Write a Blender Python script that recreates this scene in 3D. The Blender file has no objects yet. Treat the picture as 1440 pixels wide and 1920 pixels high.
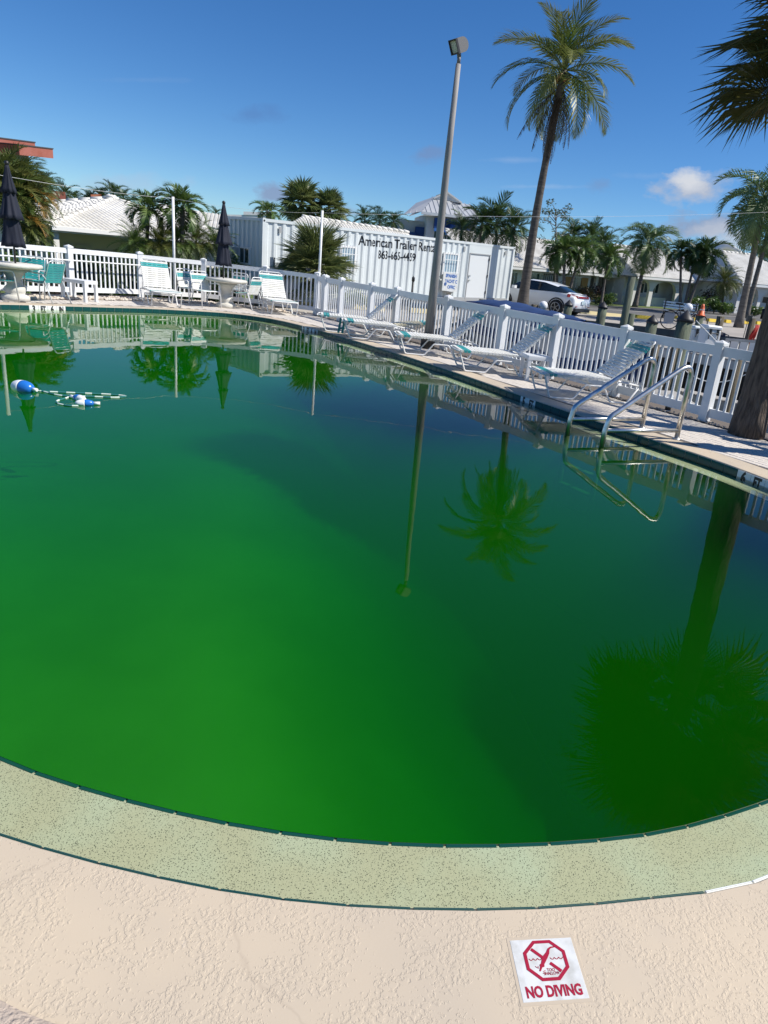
import bpy, bmesh, math, random
import numpy as np
from mathutils import Vector, Matrix
from mathutils.geometry import tessellate_polygon
R = math.radians
random.seed(7); rng = np.random.default_rng(11)
S = bpy.context.scene
COL = S.collection
# ---------------------------------------------------------------- camera
CF, CP, CR, CX, CY, CH = 1218.0, 0.312, 0.121, 853.4, 906.1, 1.65
_cp, _sp = math.cos(CP), math.sin(CP)
_fw = np.array([0, _cp, -_sp]); _up = np.array([0, _sp, _cp]); _rt = np.array([1.0, 0, 0])
_r2 = math.cos(CR)*_rt + math.sin(CR)*_up; _u2 = -math.sin(CR)*_rt + math.cos(CR)*_up
cam = bpy.data.cameras.new('camera'); cam_o = bpy.data.objects.new('camera', cam); COL.objects.link(cam_o)
cam.sensor_fit = 'HORIZONTAL'; cam.sensor_width = 36.0; cam.lens = CF/1440*36
cam.shift_x = -(CX-720)/1440; cam.shift_y = (CY-960)/1440
cam.clip_start = 0.05; cam.clip_end = 6000
mw = Matrix([[_r2[0], _u2[0], -_fw[0], 0], [_r2[1], _u2[1], -_fw[1], 0], [_r2[2], _u2[2], -_fw[2], CH], [0, 0, 0, 1]])
cam_o.matrix_world = mw
S.camera = cam_o
# ---------------------------------------------------------------- world, sun, exposure
SUN_AZ, SUN_EL = R(0), R(47)
w = bpy.data.worlds.new('World'); S.world = w; w.use_nodes = True
nt = w.node_tree; nt.nodes.clear()
def wn(t, **k):
    n = nt.nodes.new(t)
    for a, b in k.items(): setattr(n, a, b)
    return n
SKYS = 0.085
out = wn('ShaderNodeOutputWorld'); bg = wn('ShaderNodeBackground'); sky = wn('ShaderNodeTexSky', sky_type='NISHITA')
sky.sun_disc = False; sky.sun_elevation = SUN_EL; sky.sun_rotation = math.pi/2 - SUN_AZ
sky.altitude = 0; sky.air_density = 0.85; sky.dust_density = 0.0; sky.ozone_density = 1.3
bg.inputs['Strength'].default_value = SKYS
hs = wn('ShaderNodeHueSaturation'); hs.inputs['Saturation'].default_value = 1.28; hs.inputs['Value'].default_value = 1.0
nt.links.new(sky.outputs[0], hs.inputs['Color'])
tint = wn('ShaderNodeMix', data_type='RGBA', blend_type='MULTIPLY'); tint.inputs[0].default_value = 1.0; nt.links.new(hs.outputs[0], tint.inputs[6]); tint.inputs[7].default_value = (.66, .88, 1.12, 1)
sky_col = tint.outputs[2]
S_cloud = {}
nt.links.new(bg.outputs[0], out.inputs['Surface'])
sun = bpy.data.lights.new('sun', 'SUN'); sun.energy = 4.8; sun.angle = R(0.53); sun.color = (1.0, 0.95, 0.87)
sun_o = bpy.data.objects.new('sun', sun); COL.objects.link(sun_o)
SUNV = Vector((math.cos(SUN_AZ)*math.cos(SUN_EL), math.sin(SUN_AZ)*math.cos(SUN_EL), math.sin(SUN_EL)))
sun_o.rotation_euler = (-SUNV).to_track_quat('-Z', 'Y').to_euler(); sun_o.location = SUNV*60
S.view_settings.view_transform = 'Standard'; S.view_settings.look = 'None'; S.view_settings.exposure = 0.35; S.view_settings.gamma = 1.0
S.view_settings.use_curve_mapping = False
S.render.engine = 'CYCLES'
S.cycles.use_denoising = True
try: S.cycles.denoiser = 'OPENIMAGEDENOISE'
except Exception: pass
S.cycles.max_bounces = 8; S.cycles.transparent_max_bounces = 16; S.cycles.volume_bounces = 1; S.cycles.caustics_reflective = False; S.cycles.caustics_refractive = False
S.cycles.sample_clamp_indirect = 6
# ---------------------------------------------------------------- pixels of the photograph to places
def ray(px, py): return _r2*((px-CX)/CF) - _u2*((py-CY)/CF) + _fw
def at(px, py, z=0.0):
    d = ray(px, py); t = (z-CH)/d[2]; return Vector((0, 0, CH)) + Vector(d*t)
def pt(px, py, D):
    d = ray(px, py); return Vector((0, 0, CH)) + Vector(d*D/math.hypot(d[0], d[1]))
GA, GB = 0.04802, 0.00055
def gz(x, y): return GA*x + GB*y
def ong(px, py):
    d = ray(px, py); t = -CH/(d[2]-GA*d[0]-GB*d[1]); return Vector((0, 0, CH)) + Vector(d*t)
def gpt(px, py, D):
    p = pt(px, py, D); return Vector((p.x, p.y, gz(p.x, p.y)))
def azpt(px, py, D):
    p = pt(px, py, D); return p.x, p.y
# ---------------------------------------------------------------- cloud masks in the sky
def cloud_setup():
    tc = wn('ShaderNodeTexCoord')
    nz = wn('ShaderNodeTexNoise'); nz.inputs['Scale'].default_value = 26; nz.inputs['Detail'].default_value = 7; nz.inputs['Roughness'].default_value = .62
    mp = wn('ShaderNodeMapping'); mp.inputs['Scale'].default_value = (1, 1, 1.7); nt.links.new(tc.outputs['Generated'], mp.inputs[0]); nt.links.new(mp.outputs[0], nz.inputs['Vector'])
    cur = sky_col
    # (px, py, horizontal radius, vertical radius in px, colour, opacity, sharpness)
    CL = [(1297, 352, 84, 34, (.50, .53, .61), .85, 1.3), (1292, 338, 44, 24, (.74, .76, .80), .75, 1.2), (805, 292, 42, 18, (.19, .27, .48), .55, 1.5),
          (515, 362, 36, 20, (.25, .32, .50), .8, 1.6), (640, 396, 60, 14, (.30, .36, .52), .5, 1.3), (1310, 425, 110, 30, (.28, .36, .53), .85, 1.5), (1330, 432, 50, 20, (.55, .58, .66), .6, 1.5),
          (1370, 455, 60, 26, (.55, .60, .68), .7, 1.5), (1130, 348, 34, 16, (.20, .30, .52), .45, 1.4), (480, 215, 60, 18, (.10, .19, .44), .35, 1.2),
          (215, 352, 150, 30, (.42, .55, .74), .6, 1.0), (90, 380, 90, 30, (.45, .58, .76), .5, 1.0),
          (1010, 350, 110, 5, (.45, .58, .78), .35, .8), (960, 300, 70, 6, (.40, .53, .76), .3, .8), (1210, 330, 70, 8, (.36, .50, .74), .3, .8), (270, 150, 90, 6, (.25, .40, .68), .25, .8)]
    for px, py, hw, vw, col, op, sh in CL:
        c = Vector(ray(px, py)).normalized()
        h = (Vector(ray(px+1, py)).normalized()-c).normalized(); v = c.cross(h).normalized()
        kh, kv = CF/hw/(CF/(Vector(ray(px, py)).length*CF)), CF/vw/(CF/(Vector(ray(px, py)).length*CF))
        def dot(vec):
            n = wn('ShaderNodeVectorMath', operation='DOT_PRODUCT'); nt.links.new(tc.outputs['Generated'], n.inputs[0]); n.inputs[1].default_value = vec; return n.outputs['Value']
        def mth(op_, a, b=None, clamp=False):
            n = wn('ShaderNodeMath', operation=op_); n.use_clamp = clamp
            for i, q in enumerate((a, b)):
                if q is None: continue
                if isinstance(q, (int, float)): n.inputs[i].default_value = q
                else: nt.links.new(q, n.inputs[i])
            return n.outputs[0]
        a = mth('POWER', mth('MULTIPLY', dot(h), kh), 2.0); b = mth('POWER', mth('MULTIPLY', dot(v), kv), 2.0)
        r = mth('SQRT', mth('ADD', a, b))
        m = mth('SUBTRACT', mth('ADD', mth('SUBTRACT', 1.0, r), mth('MULTIPLY', mth('SUBTRACT', nz.outputs[0], .5), 2.2)), .05)
        m = mth('MULTIPLY', m, sh, True); front = mth('GREATER_THAN', dot(c), .5)
        m = mth('MULTIPLY', mth('MULTIPLY', m, front), op, True)
        mx = wn('ShaderNodeMix', data_type='RGBA'); nt.links.new(m, mx.inputs[0]); nt.links.new(cur, mx.inputs[6]); mx.inputs[7].default_value = tuple(q/SKYS/1.27 for q in col)+(1,)
        cur = mx.outputs[2]
    nt.links.new(cur, bg.inputs['Color'])
cloud_setup()
# ---------------------------------------------------------------- materials
MATS = {}
def mat(name, col, rough=.6, metal=0.0, col2=None, nscale=6.0, bump=0.0, bscale=40.0, spec=None, detail=4.0, trans=0.0, contrast=(.35, .65), stretch=None, bdist=.01):
    if name in MATS: return MATS[name]
    m = bpy.data.materials.new(name); m.use_nodes = True; n = m.node_tree; b = n.nodes['Principled BSDF']
    b.inputs['Base Color'].default_value = (*col, 1); b.inputs['Roughness'].default_value = rough; b.inputs['Metallic'].default_value = metal
    if spec is not None: b.inputs['Specular IOR Level'].default_value = spec
    tc = n.nodes.new('ShaderNodeTexCoord'); vec = tc.outputs['Object']
    if stretch:
        mp = n.nodes.new('ShaderNodeMapping'); mp.inputs['Scale'].default_value = stretch; n.links.new(vec, mp.inputs[0]); vec = mp.outputs[0]
    if col2 is not None:
        z = n.nodes.new('ShaderNodeTexNoise'); z.inputs['Scale'].default_value = nscale; z.inputs['Detail'].default_value = detail; n.links.new(vec, z.inputs['Vector'])
        mr = n.nodes.new('ShaderNodeMapRange'); mr.inputs[1].default_value = contrast[0]; mr.inputs[2].default_value = contrast[1]; n.links.new(z.outputs[0], mr.inputs[0])
        x = n.nodes.new('ShaderNodeMix'); x.data_type = 'RGBA'; x.inputs[6].default_value = (*col, 1); x.inputs[7].default_value = (*col2, 1)
        n.links.new(mr.outputs[0], x.inputs[0]); n.links.new(x.outputs[2], b.inputs['Base Color'])
    if bump:
        z2 = n.nodes.new('ShaderNodeTexNoise'); z2.inputs['Scale'].default_value = bscale; z2.inputs['Detail'].default_value = 5; n.links.new(vec, z2.inputs['Vector'])
        bp = n.nodes.new('ShaderNodeBump'); bp.inputs['Strength'].default_value = bump; bp.inputs['Distance'].default_value = bdist; n.links.new(z2.outputs[0], bp.inputs['Height']); n.links.new(bp.outputs[0], b.inputs['Normal'])
    if trans:
        o = n.nodes['Material Output']; t = n.nodes.new('ShaderNodeBsdfTranslucent'); mx = n.nodes.new('ShaderNodeMixShader'); mx.inputs[0].default_value = trans
        if col2 is not None: n.links.new(x.outputs[2], t.inputs['Color'])
        else: t.inputs['Color'].default_value = (*col, 1)
        n.links.new(b.outputs[0], mx.inputs[1]); n.links.new(t.outputs[0], mx.inputs[2]); n.links.new(mx.outputs[0], o.inputs['Surface'])
    MATS[name] = m; return m
# ---------------------------------------------------------------- mesh helpers
class MB:
    def __init__(s): s.v = []; s.f = []; s.sm = []; s.mi = []; s.cur = 0
    def add(s, v, f, smooth=False):
        k = len(s.v); s.v.extend([tuple(p) for p in v])
        for q in f: s.f.append(tuple(i+k for i in q)); s.sm.append(smooth); s.mi.append(s.cur)
        return s
    def box(s, c, sz, m=None):
        x, y, z = sz[0]/2, sz[1]/2, sz[2]/2
        P = [Vector((a*x, b*y, d*z)) for d in (-1, 1) for b in (-1, 1) for a in (-1, 1)]
        if m is not None: P = [m @ p for p in P]
        c = Vector(c); P = [p+c for p in P]
        return s.add(P, [(0, 2, 3, 1), (4, 5, 7, 6), (0, 1, 5, 4), (2, 6, 7, 3), (0, 4, 6, 2), (1, 3, 7, 5)])
    def bar(s, a, b, w, h, up=(0, 0, 1)):
        a, b = Vector(a), Vector(b); d = (b-a); L = d.length; d.normalize(); up = Vector(up)
        sd = d.cross(up); sd = sd.normalized() if sd.length > 1e-6 else Vector((1, 0, 0)); u = sd.cross(d)
        M = Matrix((d, sd, u)).transposed(); return s.box((a+b)/2, (L, w, h), M)
    def tube(s, pts, r, n=8, closed=False, cap=True):
        P = [Vector(p) for p in pts]; N = len(P); rs = r if isinstance(r, (list, tuple)) else [r]*N
        t0 = (P[1]-P[0]).normalized(); a = Vector((0, 0, 1)) if abs(t0.z) < .9 else Vector((1, 0, 0)); u = (a - t0*a.dot(t0)).normalized()
        V = []; 
        for i in range(N):
            if closed: t = (P[(i+1) % N]-P[i-1]).normalized()
            else: t = (P[min(i+1, N-1)]-P[max(i-1, 0)]).normalized()
            u = (u - t*u.dot(t)).normalized(); b = t.cross(u)
            for k in range(n):
                q = 2*math.pi*k/n; V.append(P[i]+(u*math.cos(q)+b*math.sin(q))*rs[i])
        F = []
        for i in range(N if closed else N-1):
            j = (i+1) % N
            for k in range(n): F.append((i*n+k, i*n+(k+1) % n, j*n+(k+1) % n, j*n+k))
        s.add(V, F, True)
        if cap and not closed:
            k = len(s.v)-N*n
            s.f.append(tuple(k+q for q in reversed(range(n)))); s.sm.append(False); s.mi.append(s.cur)
            s.f.append(tuple(k+(N-1)*n+q for q in range(n))); s.sm.append(False); s.mi.append(s.cur)
        return s
    def lathe(s, prof, n=20, c=(0, 0, 0), fn=None, smooth=True):
        V = []; c = Vector(c)
        for r, z in prof:
            for k in range(n):
                q = 2*math.pi*k/n; rr = fn(r, z, q) if fn else r; V.append(c+Vector((rr*math.cos(q), rr*math.sin(q), z)))
        F = [(i*n+k, i*n+(k+1) % n, (i+1)*n+(k+1) % n, (i+1)*n+k) for i in range(len(prof)-1) for k in range(n)]
        s.add(V, F, smooth); k = len(s.v)-len(V)
        for ring, rev in ((0, True), (len(prof)-1, False)):
            if prof[ring][0] > 1e-4:
                idx = [k+ring*n+q for q in range(n)]; s.f.append(tuple(reversed(idx)) if rev else tuple(idx)); s.sm.append(False); s.mi.append(s.cur)
        return s
    def poly(s, pts, z0=None, z1=None):  # flat polygon, or prism between z0 and z1
        P = [Vector(p) for p in pts]; n = len(P)
        if z0 is None:
            T = tessellate_polygon([[Vector((p.x, p.y, 0)) for p in P]]); return s.add(P, T)
        T = tessellate_polygon([[Vector((p.x, p.y, 0)) for p in P]])
        V = [Vector((p.x, p.y, z1)) for p in P]+[Vector((p.x, p.y, z0)) for p in P]
        F = [tuple(t) for t in T]+[tuple(n+i for i in reversed(t)) for t in T]+[(i, n+i, n+(i+1) % n, (i+1) % n) for i in range(n)]
        return s.add(V, F)
    def mesh(s, name, mats, fix=True):
        me = bpy.data.meshes.new(name); me.from_pydata(s.v, [], s.f)
        mats = mats if isinstance(mats, (list, tuple)) else [mats]
        for m in mats: me.materials.append(m)
        me.polygons.foreach_set('use_smooth', s.sm); me.polygons.foreach_set('material_index', s.mi); me.update()
        if fix:
            bm = bmesh.new(); bm.from_mesh(me); bmesh.ops.recalc_face_normals(bm, faces=bm.faces); bm.to_mesh(me); bm.free()
        return me
def link(name, me, parent=None, loc=(0, 0, 0), rot=(0, 0, 0), sc=None):
    o = bpy.data.objects.new(name, me); COL.objects.link(o); o.location = loc; o.rotation_euler = rot
    if sc is not None: o.scale = sc if isinstance(sc, (tuple, list)) else (sc, sc, sc)
    if parent is not None: o.parent = parent
    return o
def obj(name, mb, m, parent=None, loc=(0, 0, 0), rot=(0, 0, 0), fix=True): return link(name, mb.mesh(name, m, fix), parent, loc, rot)
def tag(o, label=None, cat=None, group=None, kind=None):
    if label: o['label'] = label
    if cat: o['category'] = cat
    if group: o['group'] = group
    if kind: o['kind'] = kind
    return o
def thing(name, label, cat, loc=(0, 0, 0), rz=0.0, group=None):
    o = bpy.data.objects.new(name, None); COL.objects.link(o); o.location = loc; o.rotation_euler = (0, 0, rz); o.empty_display_size = .1
    return tag(o, label, cat, group)
def copytree(o, parent=None):
    c = o.copy(); COL.objects.link(c)
    if parent is not None: c.parent = parent
    for ch in list(KIDS.get(o.name, [])): copytree(ch, c)
    return c
KIDS = {}
def kids(o):  # register the children once so that copying needs no scene scan
    KIDS[o.name] = list(o.children)
    for ch in o.children: kids(ch)
def fillet(pts, r, n=5):
    P = [Vector(p) for p in pts]; out = [P[0]]
    for i in range(1, len(P)-1):
        a, b, c = P[i-1], P[i], P[i+1]; u = (a-b); v = (c-b); lu, lv = u.length, v.length; u.normalize(); v.normalize()
        ang = u.angle(v, math.pi)
        if ang > math.pi-.05: out.append(b); continue
        d = min(r/math.tan(ang/2), lu*.48, lv*.48); p0, p1 = b+u*d, b+v*d
        for k in range(n+1):
            t = k/n; out.append(p0*(1-t)**2+b*2*t*(1-t)+p1*t*t)
    out.append(P[-1]); return out
def text_mesh(s, size, mt, depth=.002, bold=0.0, sx=1.0, align='CENTER'):
    cu = bpy.data.curves.new('text', 'FONT'); cu.body = s; cu.size = size; cu.extrude = depth; cu.offset = bold; cu.align_x = align; cu.align_y = 'CENTER'; cu.resolution_u = 3
    o = bpy.data.objects.new('text', cu); COL.objects.link(o); dg = bpy.context.evaluated_depsgraph_get(); dg.update()
    me = bpy.data.meshes.new_from_object(o.evaluated_get(dg)); bpy.data.objects.remove(o); bpy.data.curves.remove(cu)
    me.materials.clear(); me.materials.append(mt)
    if sx != 1.0: me.transform(Matrix.Diagonal((sx, 1, 1, 1)))
    return me
def frame_rot(xdir, nrm):  # text lying with its x along xdir, facing nrm
    x = Vector(xdir).normalized(); n = Vector(nrm).normalized(); y = n.cross(x).normalized(); n = x.cross(y)
    return Matrix((x, y, n)).transposed().to_euler()
# shared materials
WHITE = mat('white_vinyl', (.78, .79, .80), .35, col2=(.70, .71, .71), nscale=3, contrast=(.3, .8))
WPAINT = mat('white_painted_tube', (.80, .80, .79), .3, col2=(.66, .66, .63), nscale=9, contrast=(.5, .8))
STRAPW = mat('white_vinyl_strap', (.80, .80, .77), .45, col2=(.70, .69, .62), nscale=5)
TEAL = mat('teal_vinyl_strap', (.035, .36, .35), .4, col2=(.03, .29, .30), nscale=5)
DTEAL = mat('dark_teal_vinyl_strap', (.02, .24, .22), .4)
AGEDW = mat('aged_yellow_strap', (.62, .55, .36), .5, col2=(.72, .68, .52), nscale=4)
STEEL = mat('brushed_stainless', (.78, .77, .74), .32, 1.0, col2=(.62, .60, .56), nscale=14, bump=.05, bscale=60)
DARK = mat('black_plastic', (.015, .015, .017), .45)
# ================================================================ SETTING: pool, deck, ground
WZ = -0.085            # water level under the deck
LZ = -0.115            # top of the submerged gutter ledge
LW = 0.31
def catmull(P, n=12):
    out = []; N = len(P)
    for i in range(N):
        a, b, c, d = [Vector((*P[(i+k) % N], 0)) for k in (-1, 0, 1, 2)]
        for k in range(n):
            t = k/n; out.append(.5*((2*b)+(c-a)*t+(2*a-5*b+4*c-d)*t*t+(3*b-a-3*c+d)*t**3))
    return out
edge_px = [(0, 570), (117, 573.6), (220, 575.2), (307, 578), (365, 580.4), (420, 583), (478, 589), (515, 595), (542, 602.5), (568, 610), (600, 619), (640, 629), (690, 645), (740, 661.7), (781, 673.5), (814, 682.5), (862, 699), (901, 713), (938, 727), (975, 741), (1040, 762.5), (1076, 774.5), (1130, 792), (1184, 808.5), (1230, 825), (1275, 841), (1325, 858), (1381, 876), (1438, 895)]
far = [at(x, y) for x, y in edge_px]
# smooth the traced edge
for _ in range(6): far = [far[0]]+[(far[i-1]+2*far[i]+far[i+1])/4 for i in range(1, len(far)-1)]+[far[-1]]
sel = [far[0]]
for p in far[1:]:
    if (p-sel[-1]).length > 1.0: sel.append(p)
near_px = [(1440, 1648), (1365, 1664), (1290, 1678), (1150, 1696), (1035, 1704), (912, 1708), (785, 1707), (657, 1702), (530, 1689), (403, 1668), (282, 1645), (167, 1618), (55, 1587)]
near = [at(x, y) for x, y in near_px]
near = [near[i] for i in (0, 2, 4, 6, 8, 10)]
ring = [(p.x, p.y) for p in sel]+[(3.55, 5.7), (3.6, 4.6), (3.3, 3.5), (2.75, 2.7), (2.05, 2.08)]+[(p.x, p.y) for p in near]+[(-1.12, 1.385), (-1.6, 1.50), (-2.2, 1.79), (-3.2, 2.5), (-4.1, 3.6), (-4.62, 4.7), (-4.80, 5.65), (-5.4, 6.7), (-6.6, 8.1), (-8.0, 9.5), (-9.2, 10.9), (-9.75, 12.1)]
dense = catmull(ring, 14)
def resample(P, step):
    L = [0]
    for i in range(len(P)): L.append(L[-1]+(P[(i+1) % len(P)]-P[i]).length)
    n = max(8, round(L[-1]/step)); out = []; j = 0
    for k in range(n):
        s = L[-1]*k/n
        while L[j+1] < s: j += 1
        t = (s-L[j])/(L[j+1]-L[j]+1e-9); out.append(P[j].lerp(P[(j+1) % len(P)], t))
    return out
TS = 0.177
EDGE = resample(dense, TS)
def area(P): return sum(P[i].x*P[(i+1) % len(P)].y-P[(i+1) % len(P)].x*P[i].y for i in range(len(P)))/2
if area(EDGE) < 0: EDGE.reverse()      # counter-clockwise, the pool on the left hand
def offset(P, d):
    out = []; N = len(P)
    for i in range(N):
        t = (P[(i+1) % N]-P[i-1]).normalized(); out.append(P[i]+Vector((-t.y, t.x, 0))*d)
    return out
NOSE = offset(EDGE, LW)
for _ in range(3): NOSE = [(NOSE[i-1]+2*NOSE[i]+NOSE[(i+1) % len(NOSE)])/4 for i in range(len(NOSE))]
NOSE = resample(NOSE, TS)
def ringwall(mb, P, z0, z1, flip=False):
    n = len(P); V = [(p.x, p.y, z0) for p in P]+[(p.x, p.y, z1) for p in P]
    return mb.add(V, [(i, (i+1) % n, n+(i+1) % n, n+i) for i in range(n)], True)
def floor_z(x, y):
    t = max(0.0, min(1.0, (x+.284*(y-2)+1.4)/4.6)); return -.98-1.95*t*t*(3-2*t)
# --- materials of the setting
def deck_coat():
    m = mat('knockdown_deck_coating', (.555, .46, .338), .75, col2=(.485, .41, .315), nscale=1.3)
    n = m.node_tree; b = n.nodes['Principled BSDF']; tc = n.nodes.new('ShaderNodeTexCoord')
    z1 = n.nodes.new('ShaderNodeTexNoise'); z1.inputs['Scale'].default_value = 78; z1.inputs['Detail'].default_value = 3; z1.inputs['Roughness'].default_value = .6
    z2 = n.nodes.new('ShaderNodeTexNoise'); z2.inputs['Scale'].default_value = 7; z2.inputs['Detail'].default_value = 3
    ad = n.nodes.new('ShaderNodeMath'); ad.operation = 'MULTIPLY_ADD'; ad.inputs[1].default_value = 1.15
    r = n.nodes.new('ShaderNodeMapRange'); r.inputs[1].default_value = 1.03; r.inputs[2].default_value = 1.20; r.interpolation_type = 'SMOOTHSTEP'
    for z in (z1, z2): n.links.new(tc.outputs['Object'], z.inputs['Vector'])
    n.links.new(z2.outputs[0], ad.inputs[0]); n.links.new(z1.outputs[0], ad.inputs[2]); n.links.new(ad.outputs[0], r.inputs[0])
    z3 = n.nodes.new('ShaderNodeTexNoise'); z3.inputs['Scale'].default_value = 240; z3.inputs['Detail'].default_value = 3; n.links.new(tc.outputs['Object'], z3.inputs['Vector'])
    a2 = n.nodes.new('ShaderNodeMath'); a2.operation = 'MULTIPLY_ADD'; a2.inputs[1].default_value = .09; n.links.new(z3.outputs[0], a2.inputs[0]); n.links.new(r.outputs[0], a2.inputs[2])
    bp = n.nodes.new('ShaderNodeBump'); bp.inputs['Strength'].default_value = 1.0; bp.inputs['Distance'].default_value = .0010; n.links.new(a2.outputs[0], bp.inputs['Height']); n.links.new(bp.outputs[0], b.inputs['Normal'])
    # pale worn splashes
    z4 = n.nodes.new('ShaderNodeTexNoise'); z4.inputs['Scale'].default_value = 3.1; z4.inputs['Detail'].default_value = 9; z4.inputs['Roughness'].default_value = .7; n.links.new(tc.outputs['Object'], z4.inputs['Vector'])
    r4 = n.nodes.new('ShaderNodeMapRange'); r4.inputs[1].default_value = .66; r4.inputs[2].default_value = .72; r4.inputs[4].default_value = .5; n.links.new(z4.outputs[0], r4.inputs[0])
    x = n.nodes.new('ShaderNodeMix'); x.data_type = 'RGBA'; old = b.inputs['Base Color'].links[0].from_socket; n.links.new(old, x.inputs[6]); x.inputs[7].default_value = (.66, .62, .58, 1); n.links.new(r4.outputs[0], x.inputs[0]); n.links.new(x.outputs[2], b.inputs['Base Color'])
    nd = n.nodes.new('ShaderNodeTexNoise'); nd.inputs['Scale'].default_value = 2.3; nd.inputs['Detail'].default_value = 5; n.links.new(tc.outputs['Object'], nd.inputs['Vector'])
    vm = n.nodes.new('ShaderNodeVectorMath'); vm.operation = 'MULTIPLY_ADD'; n.links.new(nd.outputs['Color'], vm.inputs[0]); vm.inputs[1].default_value = (.35, .35, 0); n.links.new(tc.outputs['Object'], vm.inputs[2])
    vc = n.nodes.new('ShaderNodeTexVoronoi'); vc.feature = 'DISTANCE_TO_EDGE'; vc.inputs['Scale'].default_value = .85; n.links.new(vm.outputs[0], vc.inputs['Vector'])
    rc = n.nodes.new('ShaderNodeMapRange'); rc.inputs[1].default_value = .0; rc.inputs[2].default_value = .006; rc.inputs[3].default_value = .16; rc.inputs[4].default_value = 0.0; n.links.new(vc.outputs['Distance'], rc.inputs[0])
    xc = n.nodes.new('ShaderNodeMix'); xc.data_type = 'RGBA'; old = b.inputs['Base Color'].links[0].from_socket; n.links.new(old, xc.inputs[6]); xc.inputs[7].default_value = (.22, .17, .13, 1); n.links.new(rc.outputs[0], xc.inputs[0])
    zs = n.nodes.new('ShaderNodeTexNoise'); zs.inputs['Scale'].default_value = .9; zs.inputs['Detail'].default_value = 6; zs.inputs['Roughness'].default_value = .65; n.links.new(tc.outputs['Object'], zs.inputs['Vector'])
    rs = n.nodes.new('ShaderNodeMapRange'); rs.inputs[1].default_value = .52; rs.inputs[2].default_value = .72; rs.inputs[4].default_value = .45; n.links.new(zs.outputs[0], rs.inputs[0])
    xs = n.nodes.new('ShaderNodeMix'); xs.data_type = 'RGBA'; n.links.new(xc.outputs[2], xs.inputs[6]); xs.inputs[7].default_value = (.42, .37, .31, 1); n.links.new(rs.outputs[0], xs.inputs[0]); n.links.new(xs.outputs[2], b.inputs['Base Color'])
    return m
def ledge_mat():
    m = mat('speckled_gutter_plaster', (.49, .45, .35), .6, col2=(.51, .53, .45), nscale=3.2, contrast=(.42, .75))  # the paler noise blotches paint soft caustic light into the plaster
    n = m.node_tree; b = n.nodes['Principled BSDF']; tc = n.nodes.new('ShaderNodeTexCoord')
    v = n.nodes.new('ShaderNodeTexVoronoi'); v.inputs['Scale'].default_value = 250; v.feature = 'F1'; n.links.new(tc.outputs['Object'], v.inputs['Vector'])
    wn_ = n.nodes.new('ShaderNodeTexWhiteNoise'); n.links.new(v.outputs['Position'], wn_.inputs['Vector'])
    thr = n.nodes.new('ShaderNodeMath'); thr.operation = 'MULTIPLY'; thr.inputs[1].default_value = .62; n.links.new(wn_.outputs[0], thr.inputs[0])
    sub = n.nodes.new('ShaderNodeMath'); sub.operation = 'SUBTRACT'; sub.inputs[1].default_value = .12; n.links.new(thr.outputs[0], sub.inputs[0])
    lt = n.nodes.new('ShaderNodeMath'); lt.operation = 'LESS_THAN'; n.links.new(v.outputs['Distance'], lt.inputs[0]); n.links.new(sub.outputs[0], lt.inputs[1])
    x = n.nodes.new('ShaderNodeMix'); x.data_type = 'RGBA'; old = b.inputs['Base Color'].links[0].from_socket; n.links.new(old, x.inputs[6]); x.inputs[7].default_value = (.12, .115, .095, 1)
    n.links.new(lt.outputs[0], x.inputs[0]); n.links.new(x.outputs[2], b.inputs['Base Color'])
    z = n.nodes.new('ShaderNodeTexNoise'); z.inputs['Scale'].default_value = 160; n.links.new(tc.outputs['Object'], z.inputs['Vector'])
    bp = n.nodes.new('ShaderNodeBump'); bp.inputs['Strength'].default_value = .4; bp.inputs['Distance'].default_value = .002; n.links.new(z.outputs[0], bp.inputs['Height']); n.links.new(bp.outputs[0], b.inputs['Normal'])
    return m
DECKM = deck_coat(); LEDGEM = ledge_mat()
PAVER = mat('concrete_paver', (.64, .58, .51), .85, col2=(.55, .505, .455), nscale=1.3, bump=.5, bscale=90, bdist=.004)
JOINT = mat('paver_joint_sand', (.12, .10, .085), .95)
TILE = mat('dark_green_glazed_tile', (.008, .062, .062), .12, col2=(.012, .085, .08), nscale=2.0)
GROUT = mat('pale_grout', (.52, .52, .46), .8)
MARKER = mat('white_marker_tile', (.80, .82, .81), .2)
LETTER = mat('black_marker_letter', (.012, .012, .014), .4)
PLASTER = mat('pool_plaster', (.46, .49, .37), .8, col2=(.33, .38, .26), nscale=.8)
# --- deck with a hole for the pool: coping band and paved field
PX = [at(*p) for p in ((134.5, 555.4), (265, 557), (387, 562), (495.5, 573), (592, 590))]
FENCE_A = Vector((-4.665, 19.527, 0)); FENCE_B = Vector((3.524, 9.535, 0)); FU = (FENCE_B-FENCE_A).normalized(); FN = Vector((-FU.y, FU.x, 0))  # FN points away from the pool
if FN.x < 0: FN = -FN
fence_left = [Vector((-11.6, 12.4, 0)), Vector((-10.75, 14.3, 0)), PX[0], Vector((-9.15, 18.15, 0)), Vector((-7.95, 19.45, 0)), Vector((-6.25, 19.75, 0)), FENCE_A]
deck_out = [p+Vector((-.45, .25, 0)) for p in fence_left[:-1]]+[FENCE_A+FN*.35+Vector((-.1, .3, 0)), FENCE_B+FU*6+FN*.35, Vector((9, -3, 0)), Vector((-7, -4, 0)), Vector((-13, 2, 0)), Vector((-14, 9, 0))]
def ring_sheet(mb, outer, inner, z):
    V = [Vector((p.x, p.y, z)) for p in outer]+[Vector((p.x, p.y, z)) for p in inner]
    T = tessellate_polygon([[Vector((p.x, p.y, 0)) for p in outer], [Vector((p.x, p.y, 0)) for p in inner]])
    return mb.add(V, T)
COPE = offset(EDGE, -.34)
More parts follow.
